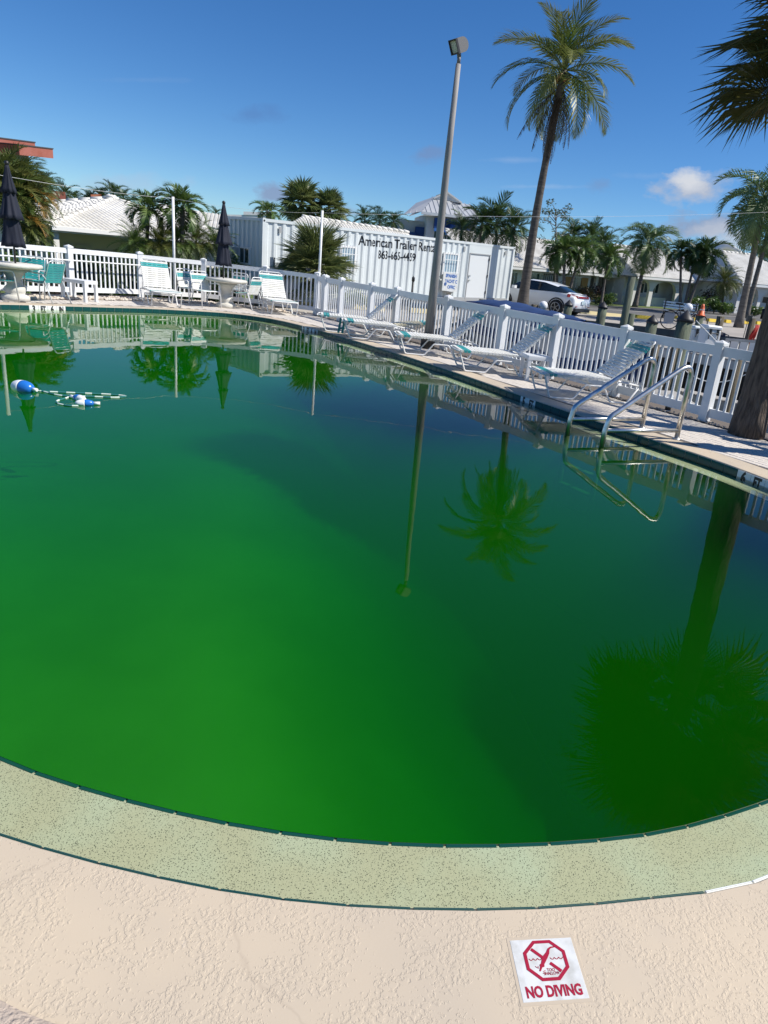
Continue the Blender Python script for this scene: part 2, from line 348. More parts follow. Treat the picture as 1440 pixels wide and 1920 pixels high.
pool = thing('swimming_pool', 'kidney shaped swimming pool full of murky green water', 'swimming pool'); pool['kind'] = 'structure'
mb = MB(); ring_sheet(mb, deck_out, COPE, -.006)
deck = obj('pool_deck', mb, JOINT); tag(deck, 'paved deck running round the pool', kind='structure')
# near the camera the coated coping widens into a coated terrace
mb = MB()
n_ = len(EDGE); 
def cope_w(p):
    if p.y < 4.6: return 3.2
    return .34
OUT = []
for i in range(n_):
    t = (EDGE[(i+1) % n_]-EDGE[i-1]).normalized(); OUT.append(EDGE[i]-Vector((-t.y, t.x, 0))*.34)
mb.add([(p.x, p.y, 0) for p in EDGE]+[(p.x, p.y, 0) for p in OUT], [(i, (i+1) % n_, n_+(i+1) % n_, n_+i) for i in range(n_)])
# coping nose: small rounded lip over the tiles
lip = offset(EDGE, .006)
mb.add([(p.x, p.y, 0) for p in EDGE]+[(p.x, p.y, -.006) for p in lip]+[(p.x, p.y, -.014) for p in lip], [(i, (i+1) % n_, n_+(i+1) % n_, n_+i) for i in range(n_)]+[(n_+i, n_+(i+1) % n_, 2*n_+(i+1) % n_, 2*n_+i) for i in range(n_)])
cop = obj('pool_coping', mb, DECKM, fix=False); tag(cop, kind='structure')
terr = [Vector((4.6, 4.2, 0)), Vector((7.5, -2.5, 0)), Vector((-6.5, -3, 0)), Vector((-7.5, 4.4, 0)), Vector((-5.3, 4.6, 0))]
nearring = [p for p in OUT if p.y < 4.4]
mb = MB()
k0 = min(range(n_), key=lambda i: (OUT[i]-Vector((3.9, 4.3, 0))).length); k1 = min(range(n_), key=lambda i: (OUT[i]-Vector((-5.0, 4.5, 0))).length)
arc = []; i = k0
step = -1
# walk round the near side
while True:
    arc.append(OUT[i]); 
    if i == k1: break
    i = (i+step) % n_
if len(arc) > n_*.7:
    arc = []; i = k0
    while True:
        arc.append(OUT[i])
        if i == k1: break
        i = (i+1) % n_
mb.poly([Vector((p.x, p.y, 0)) for p in arc]+[Vector((-7.5, 4.6, 0)), Vector((-6.5, -3, 0)), Vector((7.5, -2.5, 0)), Vector((4.8, 4.3, 0))])
terrace = obj('coated_terrace', mb, DECKM); tag(terrace, kind='structure')
# raised roll of the coating at the photographer's feet
mb = MB(); a = at(-40, 1868); b = at(330, 2010); d = (b-a).normalized(); nr = Vector((d.y, -d.x, 0))
prof = [(-.012, .0005), (.0, .012), (.03, .022), (.09, .024), (.40, .024)]
V = []; K = 14
for i in range(K+1):
    t = i/K; p = a.lerp(b, t)+nr*(-.03*math.sin(t*math.pi))*0
    for q, z in prof: V.append(p+nr*(q+.01*math.sin(5*t))+Vector((0, 0, z)))
m_ = len(prof); mb.add(V, [(i*m_+j, (i+1)*m_+j, (i+1)*m_+j+1, i*m_+j+1) for i in range(K) for j in range(m_-1)], True)
ROUGHM = mat('rough_stucco_roll', (.50, .41, .33), .85, col2=(.42, .35, .29), nscale=30, bump=1.0, bscale=75, bdist=.012)
tag(obj('stucco_roll', mb, ROUGHM), kind='structure')
# --- pool shell
shell = MB(); ringwall(shell, offset(EDGE, .014), -.25, -.010)
obj('rim_wall', shell, GROUT, pool, fix=False)
mb = MB(); n2 = len(NOSE); NI = offset(NOSE, .012)
e2 = EDGE; 
ring_sheet(mb, EDGE, NOSE, LZ); obj('gutter_ledge', mb, LEDGEM, pool)
mb = MB(); ringwall(mb, NI, -2.6, LZ-.004); obj('basin_wall', mb, PLASTER, pool, fix=False)
# floor as a grid clipped by the wall
mb = MB(); gx = np.linspace(-11, 5.5, 50); gy = np.linspace(-.5, 18.5, 58)
V = [(x, y, floor_z(x, y)) for y in gy for x in gx]; nx = len(gx)
mb.add(V, [(j*nx+i, j*nx+i+1, (j+1)*nx+i+1, (j+1)*nx+i) for j in range(len(gy)-1) for i in range(nx-1)], True); obj('basin_floor', mb, PLASTER, pool, fix=False)
# tiles: one object each, sharing meshes
def bevel_box(sx, sy, sz, bv=.003):
    bm = bmesh.new(); bmesh.ops.create_cube(bm, size=1.0); bmesh.ops.scale(bm, vec=(sx, sy, sz), verts=bm.verts)
    bmesh.ops.bevel(bm, geom=[e for e in bm.edges], offset=bv, segments=1, affect='EDGES'); return bm
def bb_mesh(name, sx, sy, sz, m, bv=.003):
    bm = bevel_box(sx, sy, sz, bv); me = bpy.data.meshes.new(name); bm.to_mesh(me); bm.free(); me.materials.append(m); return me
rim_me = bb_mesh('rim_tile', TS-.006, .012, .168, TILE); mark_me = bb_mesh('marker_tile', TS-.004, .012, .168, MARKER)
nose_me = bb_mesh('nosing_tile', TS-.006, .016, .07, TILE)
def px_of(P):
    d = np.array(P)-np.array([0, 0, CH]); x, y, z = d@_r2, d@_u2, d@_fw; return CX+CF*x/z, CY-CF*y/z, z
marks = {}
def nearest(px, py):
    q = at(px, py); return min(range(n_), key=lambda i: ((EDGE[i]+EDGE[(i+1) % n_])/2-q).length)
def set_marks(px0, px1, words):
    i0, i1 = nearest(*px0), nearest(*px1); stp = 1 if (i1-i0) % n_ < n_/2 else -1; i = i0
    for wd in words:
        marks[i % n_] = wd; i += stp
set_marks((70, 571.5), (190, 574), ['3', 'FT', '6', 'IN']); set_marks((574, 612), (610, 621), ['3', 'FT', '6', 'IN']); set_marks((987, 745), (1040, 762), ['5', 'FT']); set_marks((1391, 879), (1470, 905), ['6', 'FT', '']); set_marks((1400, 1657), (1500, 1630), ['', ''])
rim_names = 0
for i in range(n_):
    a, b = EDGE[i], EDGE[(i+1) % n_]; c = (a+b)/2; t = (b-a).normalized(); inn = Vector((-t.y, t.x, 0))
    px, py, zz = px_of((c.x, c.y, 0)); 
    if zz < .3 or not (-120 < px < 1560) or not (300 < py < 2000): continue
    ang = math.atan2(t.y, t.x)
    o = link('marker_tile' if i in marks else 'rim_tile', mark_me if i in marks else rim_me, pool, (c.x+inn.x*.015, c.y+inn.y*.015, -.096), (0, 0, ang))
    if i in marks and marks[i]:
        o['label'] = 'white depth marker tile with black lettering'
        me = text_mesh(marks[i], .175 if len(marks[i]) == 1 else .155, LETTER, .001, .008, .70 if len(marks[i]) == 1 else .58)
        link('lettering', me, o, (0, .0075, .012), frame_rot((-1, 0, 0), (0, 1, 0)))
for i in range(n2):
    a, b = NOSE[i], NOSE[(i+1) % n2]; c = (a+b)/2; t = (b-a).normalized(); px, py, zz = px_of((c.x, c.y, LZ))
    if zz < .3 or not (-80 < px < 1520) or not (300 < py < 2000): continue
    link('nosing_tile', nose_me, pool, (c.x, c.y, LZ-.033), (0, 0, math.atan2(t.y, t.x)))
# --- water body: reflective skin, green absorbing volume
def water_mat():
    m = bpy.data.materials.new('algae_green_water'); m.use_nodes = True; n = m.node_tree; n.nodes.clear()
    o = n.nodes.new('ShaderNodeOutputMaterial'); fr = n.nodes.new('ShaderNodeFresnel'); fr.inputs['IOR'].default_value = 1.333
    tr = n.nodes.new('ShaderNodeBsdfTransparent'); tr.inputs[0].default_value = (.97, 1, .95, 1); gl = n.nodes.new('ShaderNodeBsdfGlossy'); gl.inputs['Roughness'].default_value = 0.0
    mx = n.nodes.new('ShaderNodeMixShader'); n.links.new(fr.outputs[0], mx.inputs[0]); n.links.new(tr.outputs[0], mx.inputs[1]); n.links.new(gl.outputs[0], mx.inputs[2]); n.links.new(mx.outputs[0], o.inputs['Surface'])
    tc = n.nodes.new('ShaderNodeTexCoord'); z = n.nodes.new('ShaderNodeTexNoise'); z.inputs['Scale'].default_value = 2.2; z.inputs['Detail'].default_value = 2; n.links.new(tc.outputs['Object'], z.inputs['Vector'])
    bp = n.nodes.new('ShaderNodeBump'); bp.inputs['Strength'].default_value = .5; bp.inputs['Distance'].default_value = .0014; n.links.new(z.outputs[0], bp.inputs['Height'])
    n.links.new(bp.outputs[0], fr.inputs['Normal']); n.links.new(bp.outputs[0], gl.inputs['Normal'])
    va = n.nodes.new('ShaderNodeVolumeAbsorption'); va.inputs['Color'].default_value = (.13, .745, .07, 1); va.inputs['Density'].default_value = 1.60
    vs = n.nodes.new('ShaderNodeVolumeScatter'); vs.inputs['Color'].default_value = (.06, .80, .03, 1); vs.inputs['Density'].default_value = .21; vs.inputs['Anisotropy'].default_value = 0.2
    ad = n.nodes.new('ShaderNodeAddShader'); n.links.new(va.outputs[0], ad.inputs[0]); n.links.new(vs.outputs[0], ad.inputs[1]); n.links.new(ad.outputs[0], o.inputs['Volume'])
    return m
WATERM = water_mat()
mb = MB(); WE = offset(EDGE, -.02); mb.poly(WE, -2.62, WZ)
tag(obj('pool_water', mb, WATERM), 'still murky green pool water', kind='structure')
# ================================================================ DECK PAVERS AND GRAVEL
pav_me = bb_mesh('paver', .200-.007, .100-.006, .05, PAVER, .004)
half_me = bb_mesh('paver', .100-.007, .100-.006, .05, PAVER, .004)
def inside(P, poly):
    c = False; n = len(poly); j = n-1
    for i in range(n):
        a, b = poly[i], poly[j]
        if (a.y > P.y) != (b.y > P.y) and P.x < (b.x-a.x)*(P.y-a.y)/(b.y-a.y)+a.x: c = not c
        j = i
    return c
COPE2 = [p for p in OUT]
deck_in = [p for p in fence_left[:-1]]+[FENCE_A, FENCE_B+FU*6, Vector((9, -3, 0)), Vector((5.2, 4.4, 0)), Vector((-6, 4.6, 0)), Vector((-13, 4, 0)), Vector((-13.5, 9, 0))]
cand = []
ca = math.atan2(FU.y, FU.x); vv = Vector((-FU.y, FU.x, 0))
org = Vector((2.5, 9.0, 0))
for r in range(-120, 121):
    for q in range(-75, 76):
        p = org+FU*(q*.2+(.1 if r % 2 else 0))+vv*(r*.1)
        px, py, zz = px_of(p)
        if zz < 1 or not (-30 < px < 1500) or not (500 < py < 1000): continue
        if p.y < 4.6 or not inside(p, deck_in): continue
        crn = [p+FU*sx*.1+vv*sy*.05 for sx in (-1, 1) for sy in (-1, 1)]
        if any(inside(k, COPE2) for k in crn): continue
        fd = (p-FENCE_A).dot(FN)
        if fd > -.16 and p.x > FENCE_A.x: continue
        cand.append((zz, p))
cand.sort(key=lambda a: a[0])
for zz, p in cand[:300]:
    link('paver', pav_me, deck, (p.x, p.y, -.0255+random.uniform(-.0015, .0012)), (0, 0, ca))
mb = MB()
for zz, p in cand[300:]:
    a, b = FU*.0965, vv*.047; z = -.001+random.uniform(-.001, .001)
    V = [(p-a-b)+Vector((0, 0, z)), (p+a-b)+Vector((0, 0, z)), (p+a+b)+Vector((0, 0, z)), (p-a+b)+Vector((0, 0, z))]
    mb.add(V+[v-Vector((0, 0, .012)) for v in V], [(0, 1, 2, 3), (0, 4, 5, 1), (1, 5, 6, 2), (2, 6, 7, 3), (3, 7, 4, 0)])
o = obj('paver_field', mb, PAVER, deck, fix=False); o['kind'] = 'stuff'
# white gravel strip along the fences
STONE = mat('white_river_gravel', (.66, .60, .52), .8, col2=(.45, .37, .29), nscale=7, contrast=(.4, .6))
def stones(name, path, width, n, smin, smax, label):
    mb = MB(); L = [(path[i+1]-path[i]).length for i in range(len(path)-1)]; tot = sum(L)
    for _ in range(n):
        s = random.random()*tot; i = 0
        while s > L[i] and i < len(L)-1: s -= L[i]; i += 1
        d = (path[i+1]-path[i]).normalized(); nn = Vector((-d.y, d.x, 0)); p = path[i]+d*s+nn*random.uniform(-width, width)
        r = random.uniform(smin, smax); ax = [random.uniform(.6, 1.2)*r for _ in range(3)]; q = random.random()*6.28
        V = []
        for v in ((1, 0, 0), (-1, 0, 0), (0, 1, 0), (0, -1, 0), (0, 0, 1), (0, 0, -1), (.6, .6, .55), (-.6, .6, .5), (-.6, -.6, .55), (.6, -.6, .5)):
            x, y, z = v[0]*ax[0], v[1]*ax[1], v[2]*ax[2]*.8; V.append((p.x+x*math.cos(q)-y*math.sin(q), p.y+x*math.sin(q)+y*math.cos(q), .004+r*.35+z))
        mb.add(V, [(4, 6, 0), (4, 9, 6), (0, 6, 9), (4, 7, 6), (6, 7, 2), (6, 2, 0), (4, 8, 7), (7, 8, 1), (7, 1, 2), (4, 9, 8), (8, 9, 3), (8, 3, 1), (9, 0, 3)])
    tag(obj(name, mb, STONE, fix=False), label, kind='stuff')
gp = [p+Vector((.42, -.30, 0)) for p in fence_left[:-2]]+[Vector((-6.15, 19.2, 0)), FENCE_A-FN*.15-Vector((.15, .2, 0))]
stones('river_gravel', gp, .30, 2600, .022, .05, 'white river gravel strip at the foot of the curved fence')
stones('river_gravel', [FENCE_A-FN*.10, FENCE_B+FU*3-FN*.08], .08, 900, .010, .024, 'sparse white gravel along the straight fence')
# ================================================================ FENCES
def post_me(h, s=.127):
    b = MB(); b.box((0, 0, h/2-.03), (s, s, h-.06)); return b.mesh('post', WHITE)
def cap_me(h, s=.127):
    b = MB(); b.box((0, 0, h-.045), (s+.022, s+.022, .035))
    k = s/2+.011; z = h-.0275; b.add([(-k, -k, z), (k, -k, z), (k, k, z), (-k, k, z), (0, 0, h+.012)], [(0, 1, 4), (1, 2, 4), (2, 3, 4), (3, 0, 4)]); return b.mesh('cap', WHITE)
def build_fence(root, posts, h, railh=.135, botz=(.07, .20), spacing=.115, pw=.036, base=None, sp=.127):
    pm, cm = post_me(h, sp), cap_me(h, sp); pk = {}
    hb = .02
    for i, p in enumerate(posts):
        a = posts[min(i+1, len(posts)-1)]-posts[max(i-1, 0)]
        if i+1 < len(posts): a = posts[i+1]-p
        q = link('post', pm, root, (p.x, p.y, p.z), (0, 0, math.atan2(a.y, a.x))); link('cap', cm, q)
    for i in range(len(posts)-1):
        a, b = posts[i], posts[i+1]; d = (b-a); L = d.length; d.normalize(); ang = math.atan2(d.y, d.x)
        aa, bb = a+d*(sp/2), b-d*(sp/2); zt = h-.06-railh/2-.015
        x = MB(); x.bar(aa+Vector((0, 0, zt)), bb+Vector((0, 0, zt)), .048, railh); obj('top_rail', x, WHITE, root)
        x = MB(); zb = (botz[0]+botz[1])/2; x.bar(aa+Vector((0, 0, zb)), bb+Vector((0, 0, zb)), .048, botz[1]-botz[0]); obj('bottom_rail', x, WHITE, root)
        z0, z1 = botz[1], h-.06-railh-.015
        key = 'p'
        if key not in pk:
            k = MB(); k.box((0, 0, (z0+z1)/2), (pw, .022, z1-z0)); pk[key] = k.mesh('picket', WHITE)
        n = max(1, round((L-sp)/spacing)-1); g = (L-sp)/(n+1)
        for k in range(n):
            c = aa+d*(g*(k+1)); link('picket', pk[key], root, (c.x, c.y, c.z), (0, 0, ang))
f1 = thing('picket_fence', 'sunlit white vinyl picket fence curving behind the umbrella tables', 'fence')
build_fence(f1, fence_left, 1.20, railh=.115, botz=(.10, .22), spacing=.125)
f2 = thing('picket_fence', 'long straight white picket fence between the sun loungers and the boat dock', 'fence')
rp = [FENCE_A, FENCE_A+FU*.55]
for px, py in ((650, 603), (703, 618), (757.4, 631), (831.7, 655.4), (915.4, 683), (1020.8, 709.7), (1152, 743), (1319, 789)):
    q = at(px, py); rp.append(FENCE_A+FU*(q-FENCE_A).dot(FU))
rp += [rp[-1]+FU*1.55, rp[-1]+FU*3.1, rp[-1]+FU*4.65]
build_fence(f2, rp[1:], 1.165, spacing=.112)
f2b = MB()
o = thing('fence_gate', 'narrow white picket gate at the fence corner', 'gate'); build_fence(o, [FENCE_A+FU*.02, FENCE_A+FU*.42], 1.165, spacing=.10, sp=.09)
# pipe handrail in front of the curved fence
mb = MB(); hp = [p+Vector((.20, -.15, .86)) for p in fence_left[:4]]; hp.append(hp[-1].lerp(fence_left[4]+Vector((.20, -.15, .86)), .38))
mb.tube(hp, .017, 6)
t = thing('pipe_rail', 'long white pipe rail fixed in front of the curved fence', 'handrail'); obj('rail', mb, WPAINT, t)
for i in range(len(hp)): 
    b = MB(); b.tube([hp[i], hp[i]+Vector((-.14, .10, 0))], .012, 6); obj('bracket', b, WPAINT, t)
# small raised drain cover leaning on the fence foot
p = at(252, 553.5); b = MB(); b.box((0, 0, .09), (.85, .10, .10)); o = obj('fence_foot_box', b, WHITE, None, (p.x, p.y, 0), (0, 0, math.atan2(FENCE_A.y-p.y, FENCE_A.x-p.x)+.3)); tag(o, 'long low white box at the foot of the curved fence', 'box')
# ================================================================ POLES, STRING, LAMP
def pole_thing(px, py, top, r, label):
    p = at(px, py); t = thing('net_pole', label, 'pole', p, 0, 'white net poles at the fence')
    b = MB(); b.tube([(0, 0, 0), (0, 0, top)], r, 10); obj('pole', b, WPAINT, t)
    b = MB(); b.box((0, 0, top-.05), (.05, .05, .05)); obj('eyelet', b, STEEL, t)
    return p
P1 = pole_thing(327.5, 560, 2.72, .036, 'thin white pole rising beside the wide sun lounger')
P2 = pole_thing(595, 590, 2.86, .036, 'thin white pole rising at the fence corner near the container')
P0 = pole_thing(-6, 553, 2.55, .04, 'white pole at the left edge behind the teal chairs')
CORD = mat('white_cord', (.7, .7, .68), .6)
def wire(a, b, sag, r, label, m=CORD, name='cord', cat='cord'):
    a, b = Vector(a), Vector(b); pts = [a.lerp(b, i/14)-Vector((0, 0, sag*4*(i/14)*(1-i/14))) for i in range(15)]
    x = MB(); x.tube(pts, r, 5); return tag(obj(name, x, m), label, cat)
wire(P1+Vector((0, 0, 2.68)), P2+Vector((0, 0, 2.80)), .10, .003, 'thin white cord strung between the two middle net poles')
wire(P0+Vector((0, 0, 2.50)), P1+Vector((0, 0, 2.68)), .06, .0035, 'thin white cord strung from the left pole over the umbrella')
wire(P2+Vector((0, 0, 2.80)), pt(1475, 396, 30), .15, .0035, 'thin pale cable crossing the sky from corner pole to the right')
GALV = mat('grey_concrete_pole', (.30, .285, .27), .7, col2=(.22, .21, .20), nscale=4, stretch=(6, 6, .6), bump=.2, bscale=60)
FIX = mat('grey_bronze_fixture', (.16, .155, .15), .45)
LENS = mat('floodlight_lens', (.42, .46, .42), .15)
lp = at(801, 653); t = thing('light_pole', 'tall tapered grey light pole with one floodlight head', 'light pole', lp)
b = MB(); b.tube([(0, 0, 0), (.02, 0, 2), (.03, 0, 3.9), (.05, 0, 5.47)], [.105, .083, .066, .050], 14); obj('pole', b, GALV, t)
b = MB(); b.lathe([(.155, 0), (.155, .28), (.14, .32)], 14); obj('base_sleeve', b, DARK, t)
b = MB(); b.tube([(.05, 0, 5.47), (.05, 0, 5.62)], .035, 10); b.tube([(.05, 0, 5.58), (.03, .02, 5.74)], .04, 8); obj('knuckle', b, FIX, t)
b = MB(); prof = [(.17, -.19), (.17, .19)]+[(-.02+.19*math.cos(a), .19*math.sin(a)) for a in np.linspace(math.pi/2, 1.5*math.pi, 12)]
n_p = len(prof)
for y0, y1 in ((-.17, .17),): b.add([(x, y0, z) for x, z in prof]+[(x, y1, z) for x, z in prof], [tuple(range(n_p)), tuple(reversed(range(n_p, 2*n_p)))]+[(i, (i+1) % n_p, n_p+(i+1) % n_p, n_p+i) for i in range(n_p)])
hd = obj('floodlight_head', b, FIX, t, (.03, .02, 5.79)); hd.scale = (.66, .66, .66); hd.rotation_euler = (Matrix.Rotation(R(221), 3, 'Z') @ Matrix.Rotation(R(27), 3, 'Y')).to_euler()
b = MB()
for y_, z_, sy_, sz_ in ((0, .175, .36, .03), (0, -.175, .36, .03), (.165, 0, .03, .32), (-.165, 0, .03, .32)): b.box((.20, y_, z_), (.07, sy_, sz_))
o = obj('hood_rim', b, DARK, hd); o['kind'] = 'stuff'
b = MB(); b.box((.178, 0, 0), (.012, .30, .30)); obj('lens', b, LENS, hd)
# ================================================================ SUN LOUNGERS
def strap_box(mb, c0, c1, w, th=.012, up=(0, 0, 1)): mb.bar(c0, c1, w, th, up)
LWD = .68
def make_lounger(name, label, back_deg, loc, rz, yellow=False):
    t = thing(name, label, 'sun lounger', loc, rz, 'white strap sun loungers round the pool')
    W = LWD/2; SH = .36; r = .0145; xb = 1.12
    # side frames with sled loops, x runs from foot to head
    for sgn in (1, -1):
        y = sgn*W
        b = MB(); b.tube(fillet([(.06, y*.9, SH), (.02, y, SH-.02), (.14, y, .02), (.52, y, .02), (.70, y, SH-.11), (1.0, y, SH-.11), (1.14, y, .02), (1.42, y, .02), (1.60, y, SH-.06)], .06, 4), r, 6); obj('sled_leg', b, WPAINT, t)
        b = MB(); b.tube([(0.04, y, SH), (xb+.02, y, SH), (1.60, y, SH-.06)], r, 6); obj('side_rail', b, WPAINT, t)
    b = MB(); b.tube(fillet([(.03, -W, SH), (-.03, -W*.9, SH), (-.03, W*.9, SH), (.03, W, SH)], .06, 4), r, 6)
    for x, z in ((1.60, SH-.06), (.85, SH-.11)): b.tube([(x, -W, z), (x, W, z)], r, 6)
    obj('cross_bar', b, WPAINT, t)
    a = R(back_deg); Lb = .88; bx, bz = xb, SH+.01
    def bp_(s, y, off=0): return Vector((bx+s*math.cos(a)-off*math.sin(a), y, bz+s*math.sin(a)+off*math.cos(a)))
    bk = MB(); bk.tube(fillet([bp_(0, -W+.03), bp_(Lb, -W+.03), bp_(Lb, W-.03), bp_(0, W-.03)], .08, 5), r, 6)
    bk_o = obj('back_frame', bk, WPAINT, t)
    if back_deg > 5:
        b = MB(); b.tube(fillet([bp_(.42, -W+.03), (1.52, -W+.03, SH-.05), (1.52, W-.03, SH-.05), bp_(.42, W-.03)], .04, 3), .009, 6); obj('prop_bar', b, WPAINT, t)
    n = 17
    for i in range(n):
        x = .05+i*(xb-.08)/(n-1); b = MB(); strap_box(b, (x, -W-.016, SH+.012), (x, W+.016, SH+.012), .050, .014); strap_box(b, (x, -W-.018, SH-.004), (x, -W-.012, SH-.004), .05, .036); strap_box(b, (x, W+.012, SH-.004), (x, W+.018, SH-.004), .05, .036)
        obj('strap', b, TEAL if i in (1, 2) else STRAPW, t)
    nb = 13
    for i in range(nb):
        s = .05+i*(Lb-.15)/(nb-1); m = (TEAL if back_deg < 60 else TEAL) if i in (nb-2, nb-3) else (AGEDW if yellow else STRAPW)
        b = MB(); nrm = bp_(0, 0, 1)-bp_(0, 0); strap_box(b, bp_(s, -W+.012, .012), bp_(s, W-.012, .012), .045, .014, nrm); strap_box(b, bp_(s, -W+.012, -.004), bp_(s, -W+.018, -.004), .045, .034, nrm); strap_box(b, bp_(s, W-.018, -.004), bp_(s, W-.012, -.004), .045, .034, nrm)
        obj('strap', b, m, t)
    return t
def lounger_at(px, py, ang, back, label, flip=1, **k):
    # px,py: the near front foot of the sled, ang: heading foot->head
    p = at(px, py); d = Vector((math.cos(ang), math.sin(ang), 0)); nrm = Vector((-d.y, d.x, 0))
    o = p-d*.32+nrm*(LWD/2)*flip
    return make_lounger('sun_lounger', label, back, (o.x, o.y, 0), ang, **k)
AN = R(14)
lounger_at(1050, 749, AN, 45, 'nearest white strap sun lounger with raised back, beside the pool ladder')
lounger_at(889, 699, AN, 45, 'second sun lounger from the ladder, with the small white side table at its foot')
lounger_at(776, 666, AN, 45, 'sun lounger with raised back standing right of the grey light pole foot')
lounger_at(671, 636, AN, 9, 'sun lounger lying flat with its yellowed back dropped, left of the light pole', yellow=True)
lounger_at(625, 623, AN, 45, 'farthest sun lounger of the straight fence, raised back with shaded straps')
lounger_at(336, 576, R(126), 52, 'sun lounger facing the pool between the white bench and the second umbrella table', flip=1)
lounger_at(552, 591.5, R(122), 50, 'sun lounger facing the pool by the fence corner right of the second umbrella table', flip=1)
# torn teal straps hanging under the flat lounger
p = at(641, 626); b = MB()
for dx in (-.04, .05): b.bar((dx, 0, .36), (dx-.05, .02, .01), .05, .008, (0, 1, 0))
b.bar((-.06, .02, .12), (.05, .02, .13), .04, .008, (0, 1, 0))
tag(obj('hanging_strap', b, DTEAL, None, (p.x, p.y, 0)), 'torn teal straps hanging to the paving below the flat lounger', 'strap')
# ================================================================ CHAIRS, TABLES, UMBRELLAS
def make_chair(label, loc, rz, seatm, bandm, backm, group, metal):
    t = thing('strap_chair', label, 'chair', loc, rz, group); W = .27; r = .013; SH = .42
    for s in (1, -1):   # front leg, arm, then the rear leg
        y = s*W
        b = MB(); b.tube(fillet([(.30, y*1.05, 0), (.24, y*1.03, .63), (-.16, y, .60), (-.24, y*.95, .50)], .07, 4), r, 6); obj('front_leg', b, metal, t)
        b = MB(); b.tube([(-.38, y, 0), (-.20, y*.96, .46)], r, 6); obj('rear_leg', b, metal, t)
    b = MB(); b.tube(fillet([(-.14, -W+.02, SH-.02), (.25, -W+.02, SH), (.25, W-.02, SH), (-.14, W-.02, SH-.02)], .05, 3), r, 6); obj('seat_frame', b, metal, t)
    def q(s, y): return Vector((-.17-s*.30, y, SH-.02+s*.92))
    b = MB(); b.tube(fillet([q(0, -W+.03), q(.53, -W+.03), q(.53, W-.03), q(0, W-.03)], .09, 5), r, 6); obj('back_frame', b, metal, t)
    for i in range(7):
        x = -.12+i*.058; b = MB(); b.bar((x, -W, SH+.008), (x, W, SH+.008), .048, .016); obj('seat_strap', b, seatm[i], t)
    for i in range(8):
        s = .05+i*.056; b = MB(); b.bar(q(s, -W+.01), q(s, W-.01), .046, .016, (.92, 0, .3)); obj('back_strap', b, bandm if i in (5, 6) else backm, t)
    return t
ALU = mat('grey_painted_aluminium', (.62, .65, .66), .3, .3)
CONC = mat('white_cast_concrete', (.64, .62, .56), .75, col2=(.54, .52, .46), nscale=5, bump=.6, bscale=30)
NAVY = mat('navy_canvas', (.006, .009, .022), .8, col2=(.010, .013, .030), nscale=3)
def make_table(label, loc):
    t = thing('round_table', label, 'table', loc, 0, 'cast concrete tables with umbrella holes')
    b = MB(); b.lathe([(.05, .66), (.40, .665), (.52, .685), (.545, .705), (.545, .745), (.53, .765), (.05, .765)], 30, fn=lambda r, z, q: r*(1+.012*math.cos(24*q)) if r > .5 else r); obj('table_top', b, CONC, t)
    b = MB(); b.lathe([(.26, 0), (.26, .09), (.22, .12), (.17, .14), (.19, .18), (.19, .27), (.15, .31), (.12, .38), (.13, .46), (.19, .56), (.30, .655)], 22); obj('pedestal', b, CONC, t)
    return t
def make_umbrella(label, loc, z0, z1, canvas, group, seed=0, seg=3, finial=True):
    t = thing('closed_umbrella', label, 'umbrella', loc, 0, group); rnd = random.Random(seed)
    b = MB(); b.tube([(0, 0, .70 if z0 > .9 else .0), (0, 0, z1)], .019, 8); obj('pole', b, DARK, t)
    H = z1-z0; ph = [rnd.uniform(0, 6.28) for _ in range(4)]
    tiers = [(0.0, .36, .205, .135), (.36, .69, .215, .10), (.69, 1.0, .14, .035)] if seg == 3 else [(0, .62, .24, .10), (.60, 1.0, .20, .03)]
    for k, (a, c, rb, rt) in enumerate(tiers):
        prof = []
        for i in range(9):
            u = i/8; prof.append((rb+(rt-rb)*(u**.8)*1.0, z0+H*(a+(c-a+.02)*u)))
        def fn(r, z, q, k=k, a=a):
            fl = max(0, 1-(z-z0-H*a)/(H*.30)); return r*(.86+(.10+.12*fl)*abs(math.sin(4*q+ph[k]))+.05*math.sin(11*q+ph[3]+z*3)+.05*fl*math.sin(3*q+ph[k]))
        b = MB(); b.lathe(prof, 56, fn=fn); V = b.v
        n = 56  # ragged hem
        for j in range(n): 
            x, y, z = V[j]; V[j] = (x, y, z-.035*abs(math.sin(4*2*math.pi*j/n+ph[k])))
        obj('canopy_tier', b, canvas, t)
    if finial:
        b = MB(); b.lathe([(.001, z1-.01), (.018, z1-.01), (.022, z1+.02), (.042, z1+.05), (.045, z1+.075), (.03, z1+.105), (.001, z1+.115)], 12); obj('finial', b, DARK, t)
    return t
T1 = at(30, 563.5); T2 = at(424, 576.5)
make_table('round white concrete table among the teal chairs, left edge', T1)
make_table('round white concrete table among the white chairs, centre left', T2)
make_umbrella('closed navy umbrella over the table with the teal chairs', (T1.x+.06, T1.y, 0), 1.12, 2.62, NAVY, 'closed navy umbrellas', 3)
make_umbrella('closed navy umbrella over the table with the white chairs', (T2.x-.10, T2.y+.05, 0), 1.12, 2.62, NAVY, 'closed navy umbrellas', 8)
def chair_at(px, py, ang, label, kind):
    p = at(px, py)
    if kind == 'teal': return make_chair(label, p, ang, [TEAL]*7, TEAL, TEAL, 'teal strap chairs at the left table', ALU)
    return make_chair(label, p, ang, [STRAPW]*4+[TEAL, TEAL, STRAPW], TEAL, STRAPW, 'white strap chairs at the second table', WPAINT)
chair_at(4, 563, R(35), 'teal strap chair seen from behind, left of the left table', 'teal')
chair_at(58, 558, R(-75), 'teal strap chair standing behind the left table, against the fence', 'teal')
chair_at(88, 566, R(172), 'teal strap chair in side view, right of the left table', 'teal')
chair_at(359, 570, R(-30), 'rear white strap chair of the pair left of the second table', 'white')
